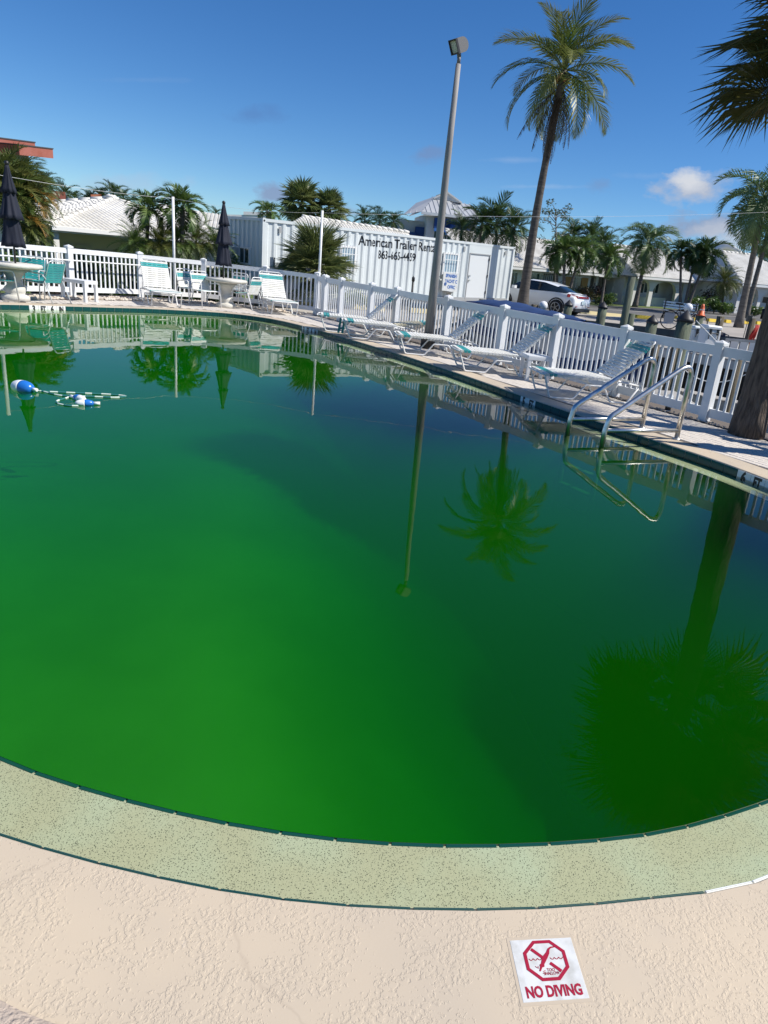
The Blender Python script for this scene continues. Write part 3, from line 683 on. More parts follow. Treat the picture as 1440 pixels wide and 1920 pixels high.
chair_at(385, 575, R(-35), 'front white strap chair of the pair left of the second table', 'white')
chair_at(440, 570, R(-100), 'white strap chair with teal seat edge standing behind the second table', 'white')
chair_at(463, 580, R(163), 'white strap chair in side view, right of the second table', 'white')
# white plastic bench and side tables
def side_table(label, loc, rz, lx, ly, h, th, leg, slats=0):
    t = thing('side_table', label, 'side table', loc, rz)
    b = MB(); b.box((0, 0, h-th/2), (lx, ly, th)); obj('top', b, WHITE, t)
    if slats:
        for i in range(slats):
            b = MB(); b.box((0, -ly/2+(i+.5)*ly/slats, h+.008), (lx-.02, ly/slats-.012, .016)); obj('slat', b, WHITE, t)
    for sx in (-1, 1):
        for sy in (-1, 1):
            b = MB(); b.box((sx*(lx/2-leg/2-.004), sy*(ly/2-leg/2-.004), (h-th)/2), (leg, leg, h-th)); obj('leg', b, WHITE, t)
    return t
p = at(150, 563.5); side_table('white plastic bench with square legs in front of the curved fence', p, R(-12), .68, .40, .48, .075, .06)
p = at(1000, 712); side_table('small white slatted side table between the two nearest loungers', p, AN, .44, .44, .42, .05, .055, 4)
# small dark fitting at the fence foot
p = at(1252, 768); t = thing('spigot', 'small grey and black fitting at the foot of the fence', 'fitting', p)
b = MB(); b.lathe([(.045, 0), (.05, .05), (.03, .08), (.03, .12)], 10); obj('base', b, DARK, t)
b = MB(); b.lathe([(.035, .12), (.05, .15), (.045, .22), (.02, .25)], 10); b.tube([(0, 0, .18), (-.06, -.03, .20), (-.08, -.04, .14)], .015, 6); obj('body', b, ALU, t)
# ================================================================ POOL LADDER
t = thing('pool_ladder', 'polished steel pool ladder rails standing over the pool edge', 'ladder')
for foot, fr in (((1268, 824), (1128, 838)), ((1203, 802), (1064, 815))):
    A = at(*foot); B = at(*fr, WZ); d = (B-A); d.z = 0; L = d.length; d.normalize()
    P = fillet([A, A+Vector((0, 0, .985))-d*.01, A+d*(L*.97)+Vector((0, 0, .27)), Vector((B.x, B.y, .1)), Vector((B.x, B.y, WZ-.012))], .14, 7)
    b = MB(); b.tube(P, .031, 14); obj('hand_rail', b, STEEL, t)
    b = MB(); b.tube([(B.x, B.y, WZ-.012), (B.x, B.y, -1.1)], .030, 10); obj('submerged_leg', b, mat('algae_stained_leg', (.10, .13, .08), .9), t)
    b = MB(); b.tube([A+Vector((0, 0, .115)), Vector((B.x, B.y, .115))], .026, 12); obj('brace_bar', b, STEEL, t)
    b = MB(); b.lathe([(.05, 0), (.05, .012), (.03, .02)], 14, (A.x, A.y, 0)); obj('escutcheon', b, STEEL, t)
for z in (-.45, -.70, -.95):
    B1, B2 = at(1128, 838, WZ), at(1064, 815, WZ); b = MB(); b.bar((B1.x, B1.y, z), (B2.x, B2.y, z), .08, .025); obj('tread', b, MATS['algae_stained_leg'], t)
# ================================================================ FLOATS AND ROPE
BLUE = mat('blue_float_plastic', (.02, .16, .55), .25); FWHITE = mat('white_float_plastic', (.80, .82, .83), .25)
def float_thing(px, py, L, rad, ang, label, wband=(-1, 0)):
    p = at(px, py, WZ); t = thing('lane_float', label, 'float', (p.x, p.y, WZ+rad*.35), ang, 'blue and white floats on the water')
    def prof(a, b_): return [(max(.004, rad*math.sqrt(max(0, 1-(abs(u)**2.3)))), u*L/2) for u in np.linspace(a, b_, 9)]
    for a, b_, m in ((-1, 0, FWHITE), (0, 1, BLUE)):
        b = MB(); b.lathe(prof(a, b_), 20); me = b.mesh('float_half', m); me.transform(Matrix.Rotation(R(90), 4, 'Y')); link('float_half', me, t)
    b = MB(); b.tube([(L/2-.01, 0, 0), (L/2+.05, 0, 0)], .018, 8); obj('rope_collar', b, FWHITE, t)
float_thing(43, 731, .27, .078, R(-12), 'large blue and white float with rope tied to its tip')
float_thing(149, 750, .19, .042, R(155), 'small float with white end to the right, farther of the pair')
float_thing(159, 758.5, .18, .040, R(28), 'small float with blue tip to the right, nearer of the pair')
RG = mat('green_rope_strand', (.02, .16, .15), .7); RW = mat('white_rope_strand', (.62, .72, .62), .7)
def rope(pxs, label):
    P = [at(x, y, WZ) for x, y in pxs]; out = []
    for i in range(len(P)-1):
        a, b, c, d = P[max(i-1, 0)], P[i], P[i+1], P[min(i+2, len(P)-1)]
        for k in range(12):
            u = k/12; out.append(.5*((2*b)+(c-a)*u+(2*a-5*b+4*c-d)*u*u+(3*b-a-3*c+d)*u**3)+Vector((0, 0, .004)))
    x = MB(); acc = 0
    for i in range(len(out)-1):
        acc += (out[i+1]-out[i]).length; x.cur = int(acc/.085) % 2; x.tube([out[i], out[i+1]], .010, 6, cap=False)
    tag(obj('float_rope', x, [RG, RW]), label, 'rope')
rope([(66, 729), (75, 734), (130, 737), (200, 740), (235, 743.5), (215, 746), (160, 744), (128, 746)], 'green and white rope floating in a long loop beside the large float')
rope([(75, 733), (105, 741), (128, 745), (108, 752), (108, 757), (125, 761), (148, 762)], 'green and white rope curling round the two small floats')
# ================================================================ NO DIVING TILE
RED = mat('red_print', (.34, .006, .032), .45); SIGNW = mat('white_glazed_sign_tile', (.66, .67, .66), .3, col2=(.46, .46, .43), nscale=26, contrast=(.42, .78))
cs = [at(951, 1763), at(1068, 1757), at(1110, 1873), at(983, 1882)]
cx = sum(cs, Vector())/4; ux = ((cs[1]-cs[0])+(cs[2]-cs[3]))/2; sw = ux.length; ux.normalize(); uy = Vector((-ux.y, ux.x, 0)); sh = (((cs[0]-cs[3])+(cs[1]-cs[2]))/2).length
t = thing('no_diving_sign', 'square white tile with red NO DIVING symbol set in the coping', 'sign', (cx.x, cx.y, 0), math.atan2(ux.y, ux.x))
bm = bevel_box(sw, sh, .012, .0025); me = bpy.data.meshes.new('tile'); bm.to_mesh(me); bm.free(); me.materials.append(SIGNW); link('tile', me, t, (0, 0, -.0045)); bm = bevel_box(sw+.016, sh+.016, .006, .002); me = bpy.data.meshes.new('grout_bed'); bm.to_mesh(me); bm.free(); me.materials.append(mat('sandy_sign_grout', (.50, .42, .32), .9)); link('grout_bed', me, t, (0, 0, -.0022))
Z = .0018
def flat(name, polys, z=Z, m=RED):
    b = MB()
    for P in polys: b.poly([Vector((x*sw, y*sh, 0)) for x, y in P], z, z+.0006)
    return obj(name, b, m, t)
c0 = (0.0, .13); ro, ri = .355, .30
octo = lambda r: [(c0[0]+r*math.cos(R(22.5+45*k)), c0[1]+r*math.sin(R(22.5+45*k))) for k in range(8)]
O1, O2 = octo(ro), octo(ri)
flat('octagon_border', [[O1[k], O1[(k+1) % 8], O2[(k+1) % 8], O2[k]] for k in range(8)])
def strip(a, b, w):
    a, b = Vector((*a, 0)), Vector((*b, 0)); d = (b-a).normalized(); n = Vector((-d.y, d.x, 0))*w/2; return [(a+n).to_tuple()[:2], (a-n).to_tuple()[:2], (b-n).to_tuple()[:2], (b+n).to_tuple()[:2]]
s2 = .707*ri*.895
flat('slash', [strip((c0[0]-s2, c0[1]+s2), (c0[0]-.035, c0[1]+.035), .05), strip((c0[0]+.05, c0[1]-.05), (c0[0]+s2, c0[1]-s2), .05)])
dv = [(-.145, -.17), (-.125, -.175), (-.085, -.115), (-.05, -.105), (-.045, -.07), (.03, .03), (.075, .10), (.095, .165), (.125, .19), (.185, .20), (.185, .218), (.115, .212), (.07, .185), (.03, .125), (-.045, .055), (-.09, -.05), (-.118, -.07), (-.118, -.105)]
flat('diver', [[(x+c0[0], y+c0[1]) for x, y in dv]], Z+.0002)
wv = []
for x0, x1 in ((-.26, -.06), (.07, .27)):
    n = 3; q = (x1-x0)/n
    for k in range(n):
        pts = [(x0+q*k+q*u/5, c0[1]+.035-.03*math.sin(math.pi*u/5)) for u in range(6)]
        wv += [strip(pts[j], pts[j+1], .010) for j in range(5)]
wv += [strip((-.16, -.07+c0[1]-.05), (-.19, -.03+c0[1]-.06), .008), strip((-.15, c0[1]-.13), (-.145, c0[1]-.09), .008), strip((-.09, c0[1]-.18), (-.05, c0[1]-.165), .008), strip((-.10, c0[1]-.205), (-.06, c0[1]-.215), .008)]
flat('waves_and_splash', wv)
for s_, sz, y, bold, sx in (('NO DIVING', .185, -.36, .0013, .76), ('TOO', .056, -.030, 0, .85), ('SHALLOW', .056, -.085, 0, .80)):
    link('lettering', text_mesh(s_, sz*sh*1.25, RED, .0003, bold, sx), t, (.035*sw if y > -.2 else .0, y*sh, Z+.0003))
# ================================================================ GROUND BEYOND THE DECK
def gv(p, dz=0.0): return Vector((p.x, p.y, gz(p.x, p.y)+dz))
GRAVEL = mat('pale_shell_gravel', (.42, .385, .335), .9, col2=(.33, .30, .26), nscale=.5, bump=.4, bscale=12, bdist=.02)
ASPH = mat('worn_asphalt', (.135, .13, .125), .9, col2=(.10, .098, .095), nscale=.35, bump=.3, bscale=30)
GRASS = mat('lawn_grass', (.075, .13, .025), .9, col2=(.12, .15, .04), nscale=1.4, bump=.8, bscale=25, bdist=.03)
# canal basin: from the fence to the lot
quay = [ong(905, 588), ong(1000, 596), ong(1120, 607), ong(1237, 620), ong(1340, 632), ong(1450, 646)]
quay = [Vector((p.x, p.y, 0)) for p in quay]; qd = (quay[-1]-quay[-2]).normalized(); quay.append(quay[-1]+qd*25)
seaw = [FENCE_A+FU*4.2+FN*.35, FENCE_B+FU*6+FN*.35]
basin = [seaw[0], seaw[1], Vector((14, 1, 0)), Vector((30, 6, 0))]+list(reversed(quay))
hole = [p.copy() for p in deck_out[:len(fence_left)]]+[seaw[0]]
hole_poly = [Vector((-14, 9, 0))]+[p for p in deck_out[:6]]+[deck_out[6], seaw[0]]+quay+[Vector((30, 6, 0)), Vector((14, 1, 0)), Vector((9, -3, 0)), Vector((-7, -4, 0)), Vector((-13, 2, 0))]
outer = [Vector((-900, -300, 0)), Vector((900, -300, 0)), Vector((900, 1500, 0)), Vector((-900, 1500, 0))]
def gzf(x, y):  # the slope fades out to level far away
    return max(-.9, min(2.2, gz(x, y)))
mb = MB(); V = [Vector((p.x, p.y, gzf(p.x, p.y)-.02)) for p in outer]+[Vector((p.x, p.y, gz(p.x, p.y)-.02 if not (p.x < -5.5 and p.y < 20) else gz(p.x, p.y)-.02)) for p in hole_poly]
T = tessellate_polygon([[Vector((p.x, p.y, 0)) for p in outer], [Vector((p.x, p.y, 0)) for p in hole_poly]])
# a grid sheet instead of slivers: keep the slope exact near, level far
xs = [-900, -300, -120, -60, -40]+list(np.arange(-30, 61, 3.0))+[90, 150, 300, 900]; ys = [-300, -60]+list(np.arange(-6, 100, 3.0))+[140, 220, 400, 1500]
bm = bmesh.new(); vv_ = [bm.verts.new((p.x, p.y, 0)) for p in outer]; 
for p in hole_poly: vv_.append(bm.verts.new((p.x, p.y, 0)))
for t_ in T:
    try: bm.faces.new([vv_[i] for i in t_])
    except ValueError: pass
for x in xs[1:-1]: bmesh.ops.bisect_plane(bm, geom=bm.verts[:]+bm.edges[:]+bm.faces[:], plane_co=(x, 0, 0), plane_no=(1, 0, 0))
for y in ys[1:-1]: bmesh.ops.bisect_plane(bm, geom=bm.verts[:]+bm.edges[:]+bm.faces[:], plane_co=(0, y, 0), plane_no=(0, 1, 0))
for v in bm.verts: v.co.z = gzf(v.co.x, v.co.y)-.02
bmesh.ops.recalc_face_normals(bm, faces=bm.faces)
me = bpy.data.meshes.new('ground'); bm.to_mesh(me); bm.free(); me.materials.append(GRAVEL)
tag(link('ground', me), 'pale gravel ground around the pool and boat basin', kind='structure')
def strip_sheet(name, A, B, dz, m, label, n=30, kind='structure'):
    mb = MB(); V = []
    for k in range(n+1):
        t = k/n; a, b = A[0].lerp(A[1], t), B[0].lerp(B[1], t); V += [Vector((a.x, a.y, gzf(a.x, a.y)+dz)), Vector((b.x, b.y, gzf(b.x, b.y)+dz))]
    mb.add(V, [(2*k, 2*k+1, 2*k+3, 2*k+2) for k in range(n)]); return tag(obj(name, mb, m, fix=False), label, kind=kind)
def ext(a, b, l, r): d = (b-a).normalized(); return a-d*l, b+d*r
rf = ext(ong(1150, 574), ong(1440, 589), 90, 120); rn = ext(ong(1150, 590.5), ong(1440, 607.5), 90, 120); hl = ext(ong(1150, 566), ong(1440, 583), 90, 120)
strip_sheet('road', rf, rn, -.006, ASPH, 'grey asphalt road in front of the white houses')
strip_sheet('front_lawn', hl, rf, .004, GRASS, 'strip of green lawn along the far side of the road')
bd = [p+(p-q).normalized()*60 for p, q in zip(hl, rn)]
strip_sheet('back_lawn', [Vector(b) for b in bd], hl, -.010, GRASS, 'lawn under the houses')
rl = [rn[0].lerp(rf[0], .45), rn[1].lerp(rf[1], .45)]; rl2 = [rn[0].lerp(rf[0], .48), rn[1].lerp(rf[1], .48)]
strip_sheet('road_marking', rl2, rl, -.002, mat('worn_road_paint', (.40, .39, .36), .8), 'worn pale line along the road')
lawnL = [Vector((-40, 14, 0)), Vector((-13.5, 15, 0))]
mb = MB(); P = [Vector((-45, 10, 0)), Vector((-14.3, 10, 0)), Vector((-11.5, 15, 0)), Vector((-10.6, 18.0, 0)), Vector((-9, 20.6, 0)), Vector((-7.4, 21, 0)), Vector((-10, 30, 0)), Vector((-14, 45, 0)), Vector((-45, 45, 0))]
mb.poly([Vector((p.x, p.y, gzf(p.x, p.y)+.0)) for p in P]); tag(obj('garden_lawn', mb, GRASS, fix=False), 'garden lawn behind the curved fence', kind='structure')
# canal water and sea walls
CONCW = mat('grey_seawall_concrete', (.22, .205, .18), .85, col2=(.12, .11, .095), nscale=1.5, bump=.4, bscale=14)
CW = -1.15
def canal_mat():
    m = mat('dark_canal_water', (.012, .022, .022), .04, spec=.5); n = m.node_tree; b = n.nodes['Principled BSDF']; tc = n.nodes.new('ShaderNodeTexCoord')
    z = n.nodes.new('ShaderNodeTexNoise'); z.inputs['Scale'].default_value = 3; z.inputs['Detail'].default_value = 3; n.links.new(tc.outputs['Object'], z.inputs['Vector'])
    bp = n.nodes.new('ShaderNodeBump'); bp.inputs['Strength'].default_value = .6; bp.inputs['Distance'].default_value = .03; n.links.new(z.outputs[0], bp.inputs['Height']); n.links.new(bp.outputs[0], b.inputs['Normal']); return m
mb = MB(); mb.poly([Vector((p.x, p.y, CW)) for p in [seaw[0]-FU*3, seaw[1], Vector((14, 1, 0)), Vector((34, 6, 0))]+list(reversed(quay))]); tag(obj('canal_water', mb, canal_mat(), fix=False), 'dark water of the boat basin', kind='structure')
mb = MB()
def wall(mb, a, b, z0, za, zb, th):
    d = (b-a).normalized(); n = Vector((-d.y, d.x, 0))*th/2
    V = [a+n, a-n, b-n, b+n]; mb.add([Vector((v.x, v.y, z0)) for v in V]+[Vector((v.x, v.y, z)) for v, z in zip(V, (za, za, zb, zb))], [(0, 1, 2, 3), (7, 6, 5, 4), (0, 4, 5, 1), (1, 5, 6, 2), (2, 6, 7, 3), (3, 7, 4, 0)])
wall(mb, seaw[0]-FU*1, seaw[1], -2.5, -.012, -.012, .30); tag(obj('sea_wall', mb, CONCW), 'concrete sea wall under the long fence', 'sea wall', kind='structure')
mb = MB()
for a, b in zip(quay[:-1], quay[1:]): wall(mb, a, b, -2.5, gz(a.x, a.y)+.10, gz(b.x, b.y)+.10, .34)
tag(obj('sea_wall', mb, CONCW), 'concrete sea wall along the gravel lot', 'sea wall', kind='structure')
mb = MB(); wall(mb, quay[0], seaw[0]-FU*1, -2.5, .08, -.015, .3); tag(obj('sea_wall', mb, CONCW), 'short concrete sea wall closing the boat basin', 'sea wall', kind='structure')

# ================================================================ PALMS
GREENS = {}
def leafm(name, a, b, tr=.28, rough=.42): return mat(name, a, rough, col2=b, nscale=1.3, trans=tr, detail=3)
LG_COCO = leafm('coconut_leaf', (.095, .155, .034), (.20, .20, .05)); LG_QUEEN = leafm('queen_palm_leaf', (.085, .16, .05), (.14, .20, .07)); LG_DARK = leafm('dark_palm_leaf', (.035, .075, .02), (.075, .125, .03), .2)
LG_YEL = leafm('areca_leaf', (.085, .125, .03), (.15, .155, .042)); LG_FAN = leafm('fan_palm_leaf', (.09, .14, .04), (.16, .18, .06)); LG_SABAL = leafm('olive_sabal_leaf', (.07, .085, .022), (.12, .11, .03), .40)  # the sabal leaves get a dull olive tone
LG_DEAD = leafm('dead_frond', (.06, .038, .022), (.10, .07, .04), .1, .8); LG_MID = leafm('mid_green_palm_leaf', (.065, .13, .028), (.12, .175, .045)); LG_ORANGE = leafm('orange_ageing_frond', (.30, .14, .02), (.20, .14, .03), .3)
STALK = mat('palm_stalk', (.13, .15, .05), .5)
TRUNK = mat('ringed_palm_trunk', (.19, .165, .14), .9, col2=(.11, .095, .08), nscale=3, stretch=(1, 1, 5), bump=.8, bscale=9, bdist=.03)
TRUNKC = mat('grey_coconut_trunk', (.12, .105, .09), .9, col2=(.07, .06, .052), nscale=3, stretch=(1, 1, 5), bump=.8, bscale=9, bdist=.03)
TRUNKD = mat('dark_fibrous_trunk', (.165, .125, .095), .95, col2=(.07, .052, .04), nscale=10, stretch=(3, 3, .5), bump=1.0, bscale=14, bdist=.04)
def feather(L, n, ll, droop, lw, seed, sag=.45, fwd=(60, 22), vee=.25, rr=.02):
    r = random.Random(seed); V = []; F = []; pos = np.zeros(3); P = []; Tn = []
    N = 14
    for i in range(N+1):
        a = -droop*(i/N)**1.4; t = np.array([math.cos(a), 0, math.sin(a)]); P.append(pos.copy()); Tn.append(t); pos = pos+t*(L/N)
    P = np.array(P); Tn = np.array(Tn)
    for i in range(N+1):  # stalk
        w_ = rr*(1-.85*i/N); u = np.array([-Tn[i][2], 0, Tn[i][0]])
        V += [P[i]+np.array([0, w_, 0]), P[i]-np.array([0, w_, 0]), P[i]-u*w_]
        if i:
            k = 3*i
            for a_, b_ in ((0, 1), (1, 2), (2, 0)): F.append((k-3+a_, k-3+b_, k+b_, k+a_))
    for j in range(n):
        u = .14+.86*(j+.3)/n; q = u*N; i = min(int(q), N-1); p = P[i]*(1-(q-i))+P[i+1]*(q-i); t = Tn[i]; up = np.array([-t[2], 0, t[0]])
        ang = R(fwd[0]+(fwd[1]-fwd[0])*u); l = ll*(math.sin(math.pi*min(1, .18+.78*u))**.7)*(1 if u < .85 else 1-.5*(u-.85)/.15)
        for s in (1, -1):
            a2 = ang*r.uniform(.85, 1.12); l2 = l*r.uniform(.85, 1.08); vv = vee*r.uniform(.3, 1.4)
            d = t*math.cos(a2)+np.array([0, s, 0])*math.sin(a2)+up*vv*math.sin(a2); d /= np.linalg.norm(d)
            m1 = p+d*l2*.5; d2 = d+np.array([0, 0, -1.0])*sag*r.uniform(.6, 1.5); d2 /= np.linalg.norm(d2); e = m1+d2*l2*.5
            wv = t*(lw/2); k = len(V)
            V += [p-wv*.6, p+wv*.6, m1+wv, m1-wv, e]; F += [(k, k+1, k+2, k+3), (k+3, k+2, k+4)]
    return np.array(V), F
def fan(petiole, Rr, nseg, seed, w_=.035, droop=.35, spread=118, cup=.25):
    r = random.Random(seed); V = []; F = []
    c = np.array([petiole, 0, -.06*petiole]); k = 0
    V += [np.array([0, .015, 0]), np.array([0, -.015, 0]), c+np.array([0, -.01, 0]), c+np.array([0, .01, 0])]; F.append((0, 1, 2, 3))
    for j in range(nseg):
        a = R(-spread+2*spread*j/(nseg-1)); l = Rr*(1-.25*abs(a/R(spread))**2)*r.uniform(.88, 1.05)
        d = np.array([math.cos(a), math.sin(a), cup*abs(math.sin(a))-.05]); d /= np.linalg.norm(d); sd = np.array([-math.sin(a), math.cos(a), 0])
        m = c+d*l*.55; d2 = d+np.array([0, 0, -1])*droop*r.uniform(.4, 2.0); d2 /= np.linalg.norm(d2); e = m+d2*l*.45
        ww = sd*w_/2*(1+.0*j); lift = np.array([0, 0, .012*(1 if j % 2 else -1)]); k = len(V)
        V += [c, m+ww+lift, m-ww-lift, e]; F += [(k, k+2, k+1), (k+1, k+2, k+3)]
    return np.array(V), F
def to_me(name, VF, m):
    me = bpy.data.meshes.new(name); me.from_pydata([tuple(p) for p in VF[0]], [], VF[1]); me.materials.append(m); return me
def crown_rots(n, e0, e1, seed, jit=.18, power=1.0, tw=.35):
    r = random.Random(seed); out = []
    for i in range(n):
        t = (i+.5)/n; el = R(e0+(e1-e0)*t**power)+r.uniform(-jit, jit)*.6; az = i*2.39996+r.uniform(-jit, jit)+seed; out.append((az, el, r.uniform(-tw, tw), r.uniform(.85, 1.1)))
    return out
def rotm(az, el, tw): return Matrix.Rotation(az, 3, 'Z') @ Matrix.Rotation(-el, 3, 'Y') @ Matrix.Rotation(tw, 3, 'X')
def bake(name, variants, rots, m, parent, loc, sc=1.0, kind=None, center_r=0.0, zjit=0.0):
    V = []; F = []; k = 0
    for i, (az, el, tw, s) in enumerate(rots):
        v, f = variants[i % len(variants)]; M = np.array(rotm(az, el, tw)); x = (v*s*sc)@M.T
        if zjit: x = x+np.array([0, 0, zjit*((i*37 % 100)/100-.5)])
        V.append(x); F += [tuple(q+k for q in g) for g in f]; k += len(v)
    V = np.vstack(V); return link(name, to_me(name, (V, F), m), parent, loc)
def trunk(parent, top, r0, r1, m=TRUNK, bend=(0, 0), bulge=0.0, n=10, rings=.0):
    pts = []; rs = []; K = 16 if rings else 8
    for i in range(K+1):
        t = i/K; pts.append((top[0]*t+bend[0]*math.sin(math.pi*t), top[1]*t+bend[1]*math.sin(math.pi*t), top[2]*t)); rs.append((r0+(r1-r0)*min(1, t*1.6)+bulge*math.exp(-t*14))*(1+(rings if i % 2 else 0)))
    b = MB(); b.tube(pts, rs, n); return obj('trunk', b, m, parent)
PROTO = {}
def proto(key, fn):
    if key not in PROTO: PROTO[key] = fn()
    return PROTO[key]
def feather_set(key, **k): return proto(key, lambda: [feather(seed=s+1, **k) for s in range(3)])
def palm(kind, name, label, base, top, crown, trunk_r, group=None, seed=1, detailed=False, leaf=LG_MID, n=18, tm=TRUNK, e=(78, -38), bend=(0, 0), extra=None):
    """base: foot of the trunk, top: crown centre, crown: frond length in metres"""
    t = thing(name, label, 'palm tree', base, 0, group); T_ = Vector(top)-Vector(base)
    if trunk_r: trunk(t, T_, trunk_r*1.15, trunk_r*.8, tm, bend, bulge=trunk_r*.5, n=12 if detailed else 8, rings=.05 if detailed else 0)
    if kind == 'queen': S_ = feather_set('queen', L=1, n=44, ll=.40, droop=1.9, lw=.022, sag=1.2, fwd=(70, 35), vee=.5, rr=.012)
    elif kind == 'coco': S_ = feather_set('coco', L=1, n=50, ll=.33, droop=1.45, lw=.019, sag=.5, fwd=(58, 22), vee=.22, rr=.013)
    elif kind == 'areca': S_ = feather_set('areca', L=1, n=28, ll=.34, droop=1.5, lw=.034, sag=.35, fwd=(52, 25), vee=.55, rr=.012)
    elif kind == 'xmas': S_ = feather_set('xmas', L=1, n=26, ll=.40, droop=1.9, lw=.050, sag=.5, fwd=(62, 30), vee=.6, rr=.015)
    elif kind == 'date': S_ = feather_set('date', L=1, n=30, ll=.30, droop=1.25, lw=.022, sag=.25, fwd=(55, 25), vee=.5, rr=.010)
    elif kind == 'fan': S_ = proto('fan', lambda: [fan(.42, .58, 34, s+3, .035, .40) for s in range(3)])
    rots = crown_rots(n, e[0], e[1], seed)
    if detailed:
        mes = proto((kind, leaf.name, 'me'), lambda: [to_me('frond', v, leaf) for v in S_])
        for i, (az, el, tw, s) in enumerate(rots):
            link('frond', mes[i % 3], t, T_, rotm(az, el, tw).to_euler(), crown*s)
    else: bake('crown', S_, rots, leaf, t, T_, crown)
    return t
def gp_(px, py, D=None): return gpt(px, py, D) if D else gv(ong(px, py))
# --- the tall coconut palm
B_ = gpt(978, 582, 33); Tp = pt(1058, 132, 33.0)
coco = palm('coco', 'coconut_palm', 'tall coconut palm with curved trunk rising behind the boat covers', B_, Tp, 3.4, .20, seed=5, detailed=True, leaf=LG_COCO, n=26, e=(86, -46), bend=(-.12, 0), tm=TRUNKC)
T_ = Tp-B_
dm = [to_me('frond', v, LG_DEAD) for v in feather_set('dead', L=1, n=24, ll=.20, droop=.5, lw=.016, sag=1.3, fwd=(40, 15), vee=-.1, rr=.012)]
for i, (az, el, s) in enumerate(((3.3, -1.05, 3.0), (3.9, -1.22, 3.3), (2.6, -1.2, 2.8), (5.8, -1.18, 2.7), (.4, -1.25, 2.4), (3.0, -.75, 2.9), (4.6, -1.3, 3.3), (3.6, -1.32, 3.5), (.1, -1.1, 2.6))):
    o = link('dead_frond', dm[i % 3], coco, T_+Vector((0, 0, -.55)), rotm(az, el, 0).to_euler(), s); o['label'] = 'brown dead frond hanging along the trunk'
b = MB()
for i in range(9):
    a = i*.7; b.lathe([(.01, -.13), (.09, -.07), (.11, .0), (.08, .09), (.01, .13)], 8, (T_.x+.28*math.cos(a), T_.y+.28*math.sin(a), T_.z-.28-.1*(i % 2)))
obj('coconuts', b, mat('orange_brown_coconut', (.22, .11, .03), .6), coco)
# --- the sabal palm at the right edge and its neighbours beyond the frame
B_ = at(1398, 816); B_.z = -.02
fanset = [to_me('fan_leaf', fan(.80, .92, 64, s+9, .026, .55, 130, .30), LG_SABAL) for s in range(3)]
def sabal(label, B_, h, n, seed, group=None, r=.19, lean=(0, 0), spread=1.0, dead=True):
    t = thing('sabal_palm', label, 'palm tree', B_, 0, group); top = Vector((lean[0], lean[1], h)); trunk(t, top, r*1.05, r*.92, TRUNKD, bulge=r*.22, n=16, rings=.05)
    for i, (az, el, tw, s) in enumerate(crown_rots(n, 80, -24, seed, .3)):
        link('fan_leaf', fanset[i % 3], t, top+Vector((0, 0, .25-.5*i/n)), rotm(az, el, tw*1.5).to_euler(), s*spread)
    return t, top
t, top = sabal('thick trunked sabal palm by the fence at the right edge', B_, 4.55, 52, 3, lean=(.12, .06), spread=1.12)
b = MB()
for k in range(26):  # a hanging fruit cluster
    a = random.uniform(0, 6.28); q = Vector((-1.75, -.35, .55))+Vector((random.uniform(-.16, .16), random.uniform(-.12, .12), random.uniform(-.22, .12))); b.lathe([(.002, -.012), (.012, 0), (.002, .012)], 5, top+q); b.tube([top+Vector((-1.55, -.3, .72)), top+q], .003, 3, cap=False)
b.tube([top+Vector((0, 0, .1)), top+Vector((-.8, -.15, .75)), top+Vector((-1.55, -.3, .72))], .012, 5)
obj('fruit_cluster', b, mat('dark_palm_fruit', (.03, .022, .015), .6), t)
sabal('sabal palm standing beyond the right edge, seen only in the pool', Vector((8.3, 5.2, -.02)), 4.3, 30, 7)
make_umbrella('closed teal umbrella by the sabal palm, seen only in the pool', (4.85, 7.75, 0), .95, 2.55, mat('teal_canvas', (.02, .20, .19), .75, col2=(.03, .26, .25), nscale=3), None, 21, seg=2)
b = MB(); b.lathe([(.30, 0), (.30, .05), (.08, .09), (.05, .4)], 18); o = obj('umbrella_base', b, CONC, None, (4.85, 7.75, 0)); tag(o, 'round concrete foot of the closed teal umbrella', 'umbrella base')
b = MB(); b.tube([(0, 0, 0), (0, 0, 2.5)], .02, 8); 
# --- bushy sabal in front of the container
B_ = gpt(600, 560, 23.0); Tp = pt(594, 494, 23.0)
t = thing('fan_palm', 'bushy young fan palm growing in front of the white container', 'palm tree', B_); T_ = Tp-B_
trunk(t, T_, .20, .17, TRUNKD)
fm = [to_me('fan_leaf', fan(.55, .98, 46, s+31, .026, .35, 118, .3), LG_FAN) for s in range(3)]
for i, (az, el, tw, s) in enumerate(crown_rots(58, 84, -40, 4, .45)): link('fan_leaf', fm[i % 3], t, T_+Vector((0, 0, -.3*i/38)), rotm(az, el, tw).to_euler(), s*1.02)
for az in (-.5, -.2, .15): link('fan_leaf', fm[0], t, T_+Vector((.7, -.5, -.75)), rotm(az, R(-12), .2).to_euler(), 1.0)
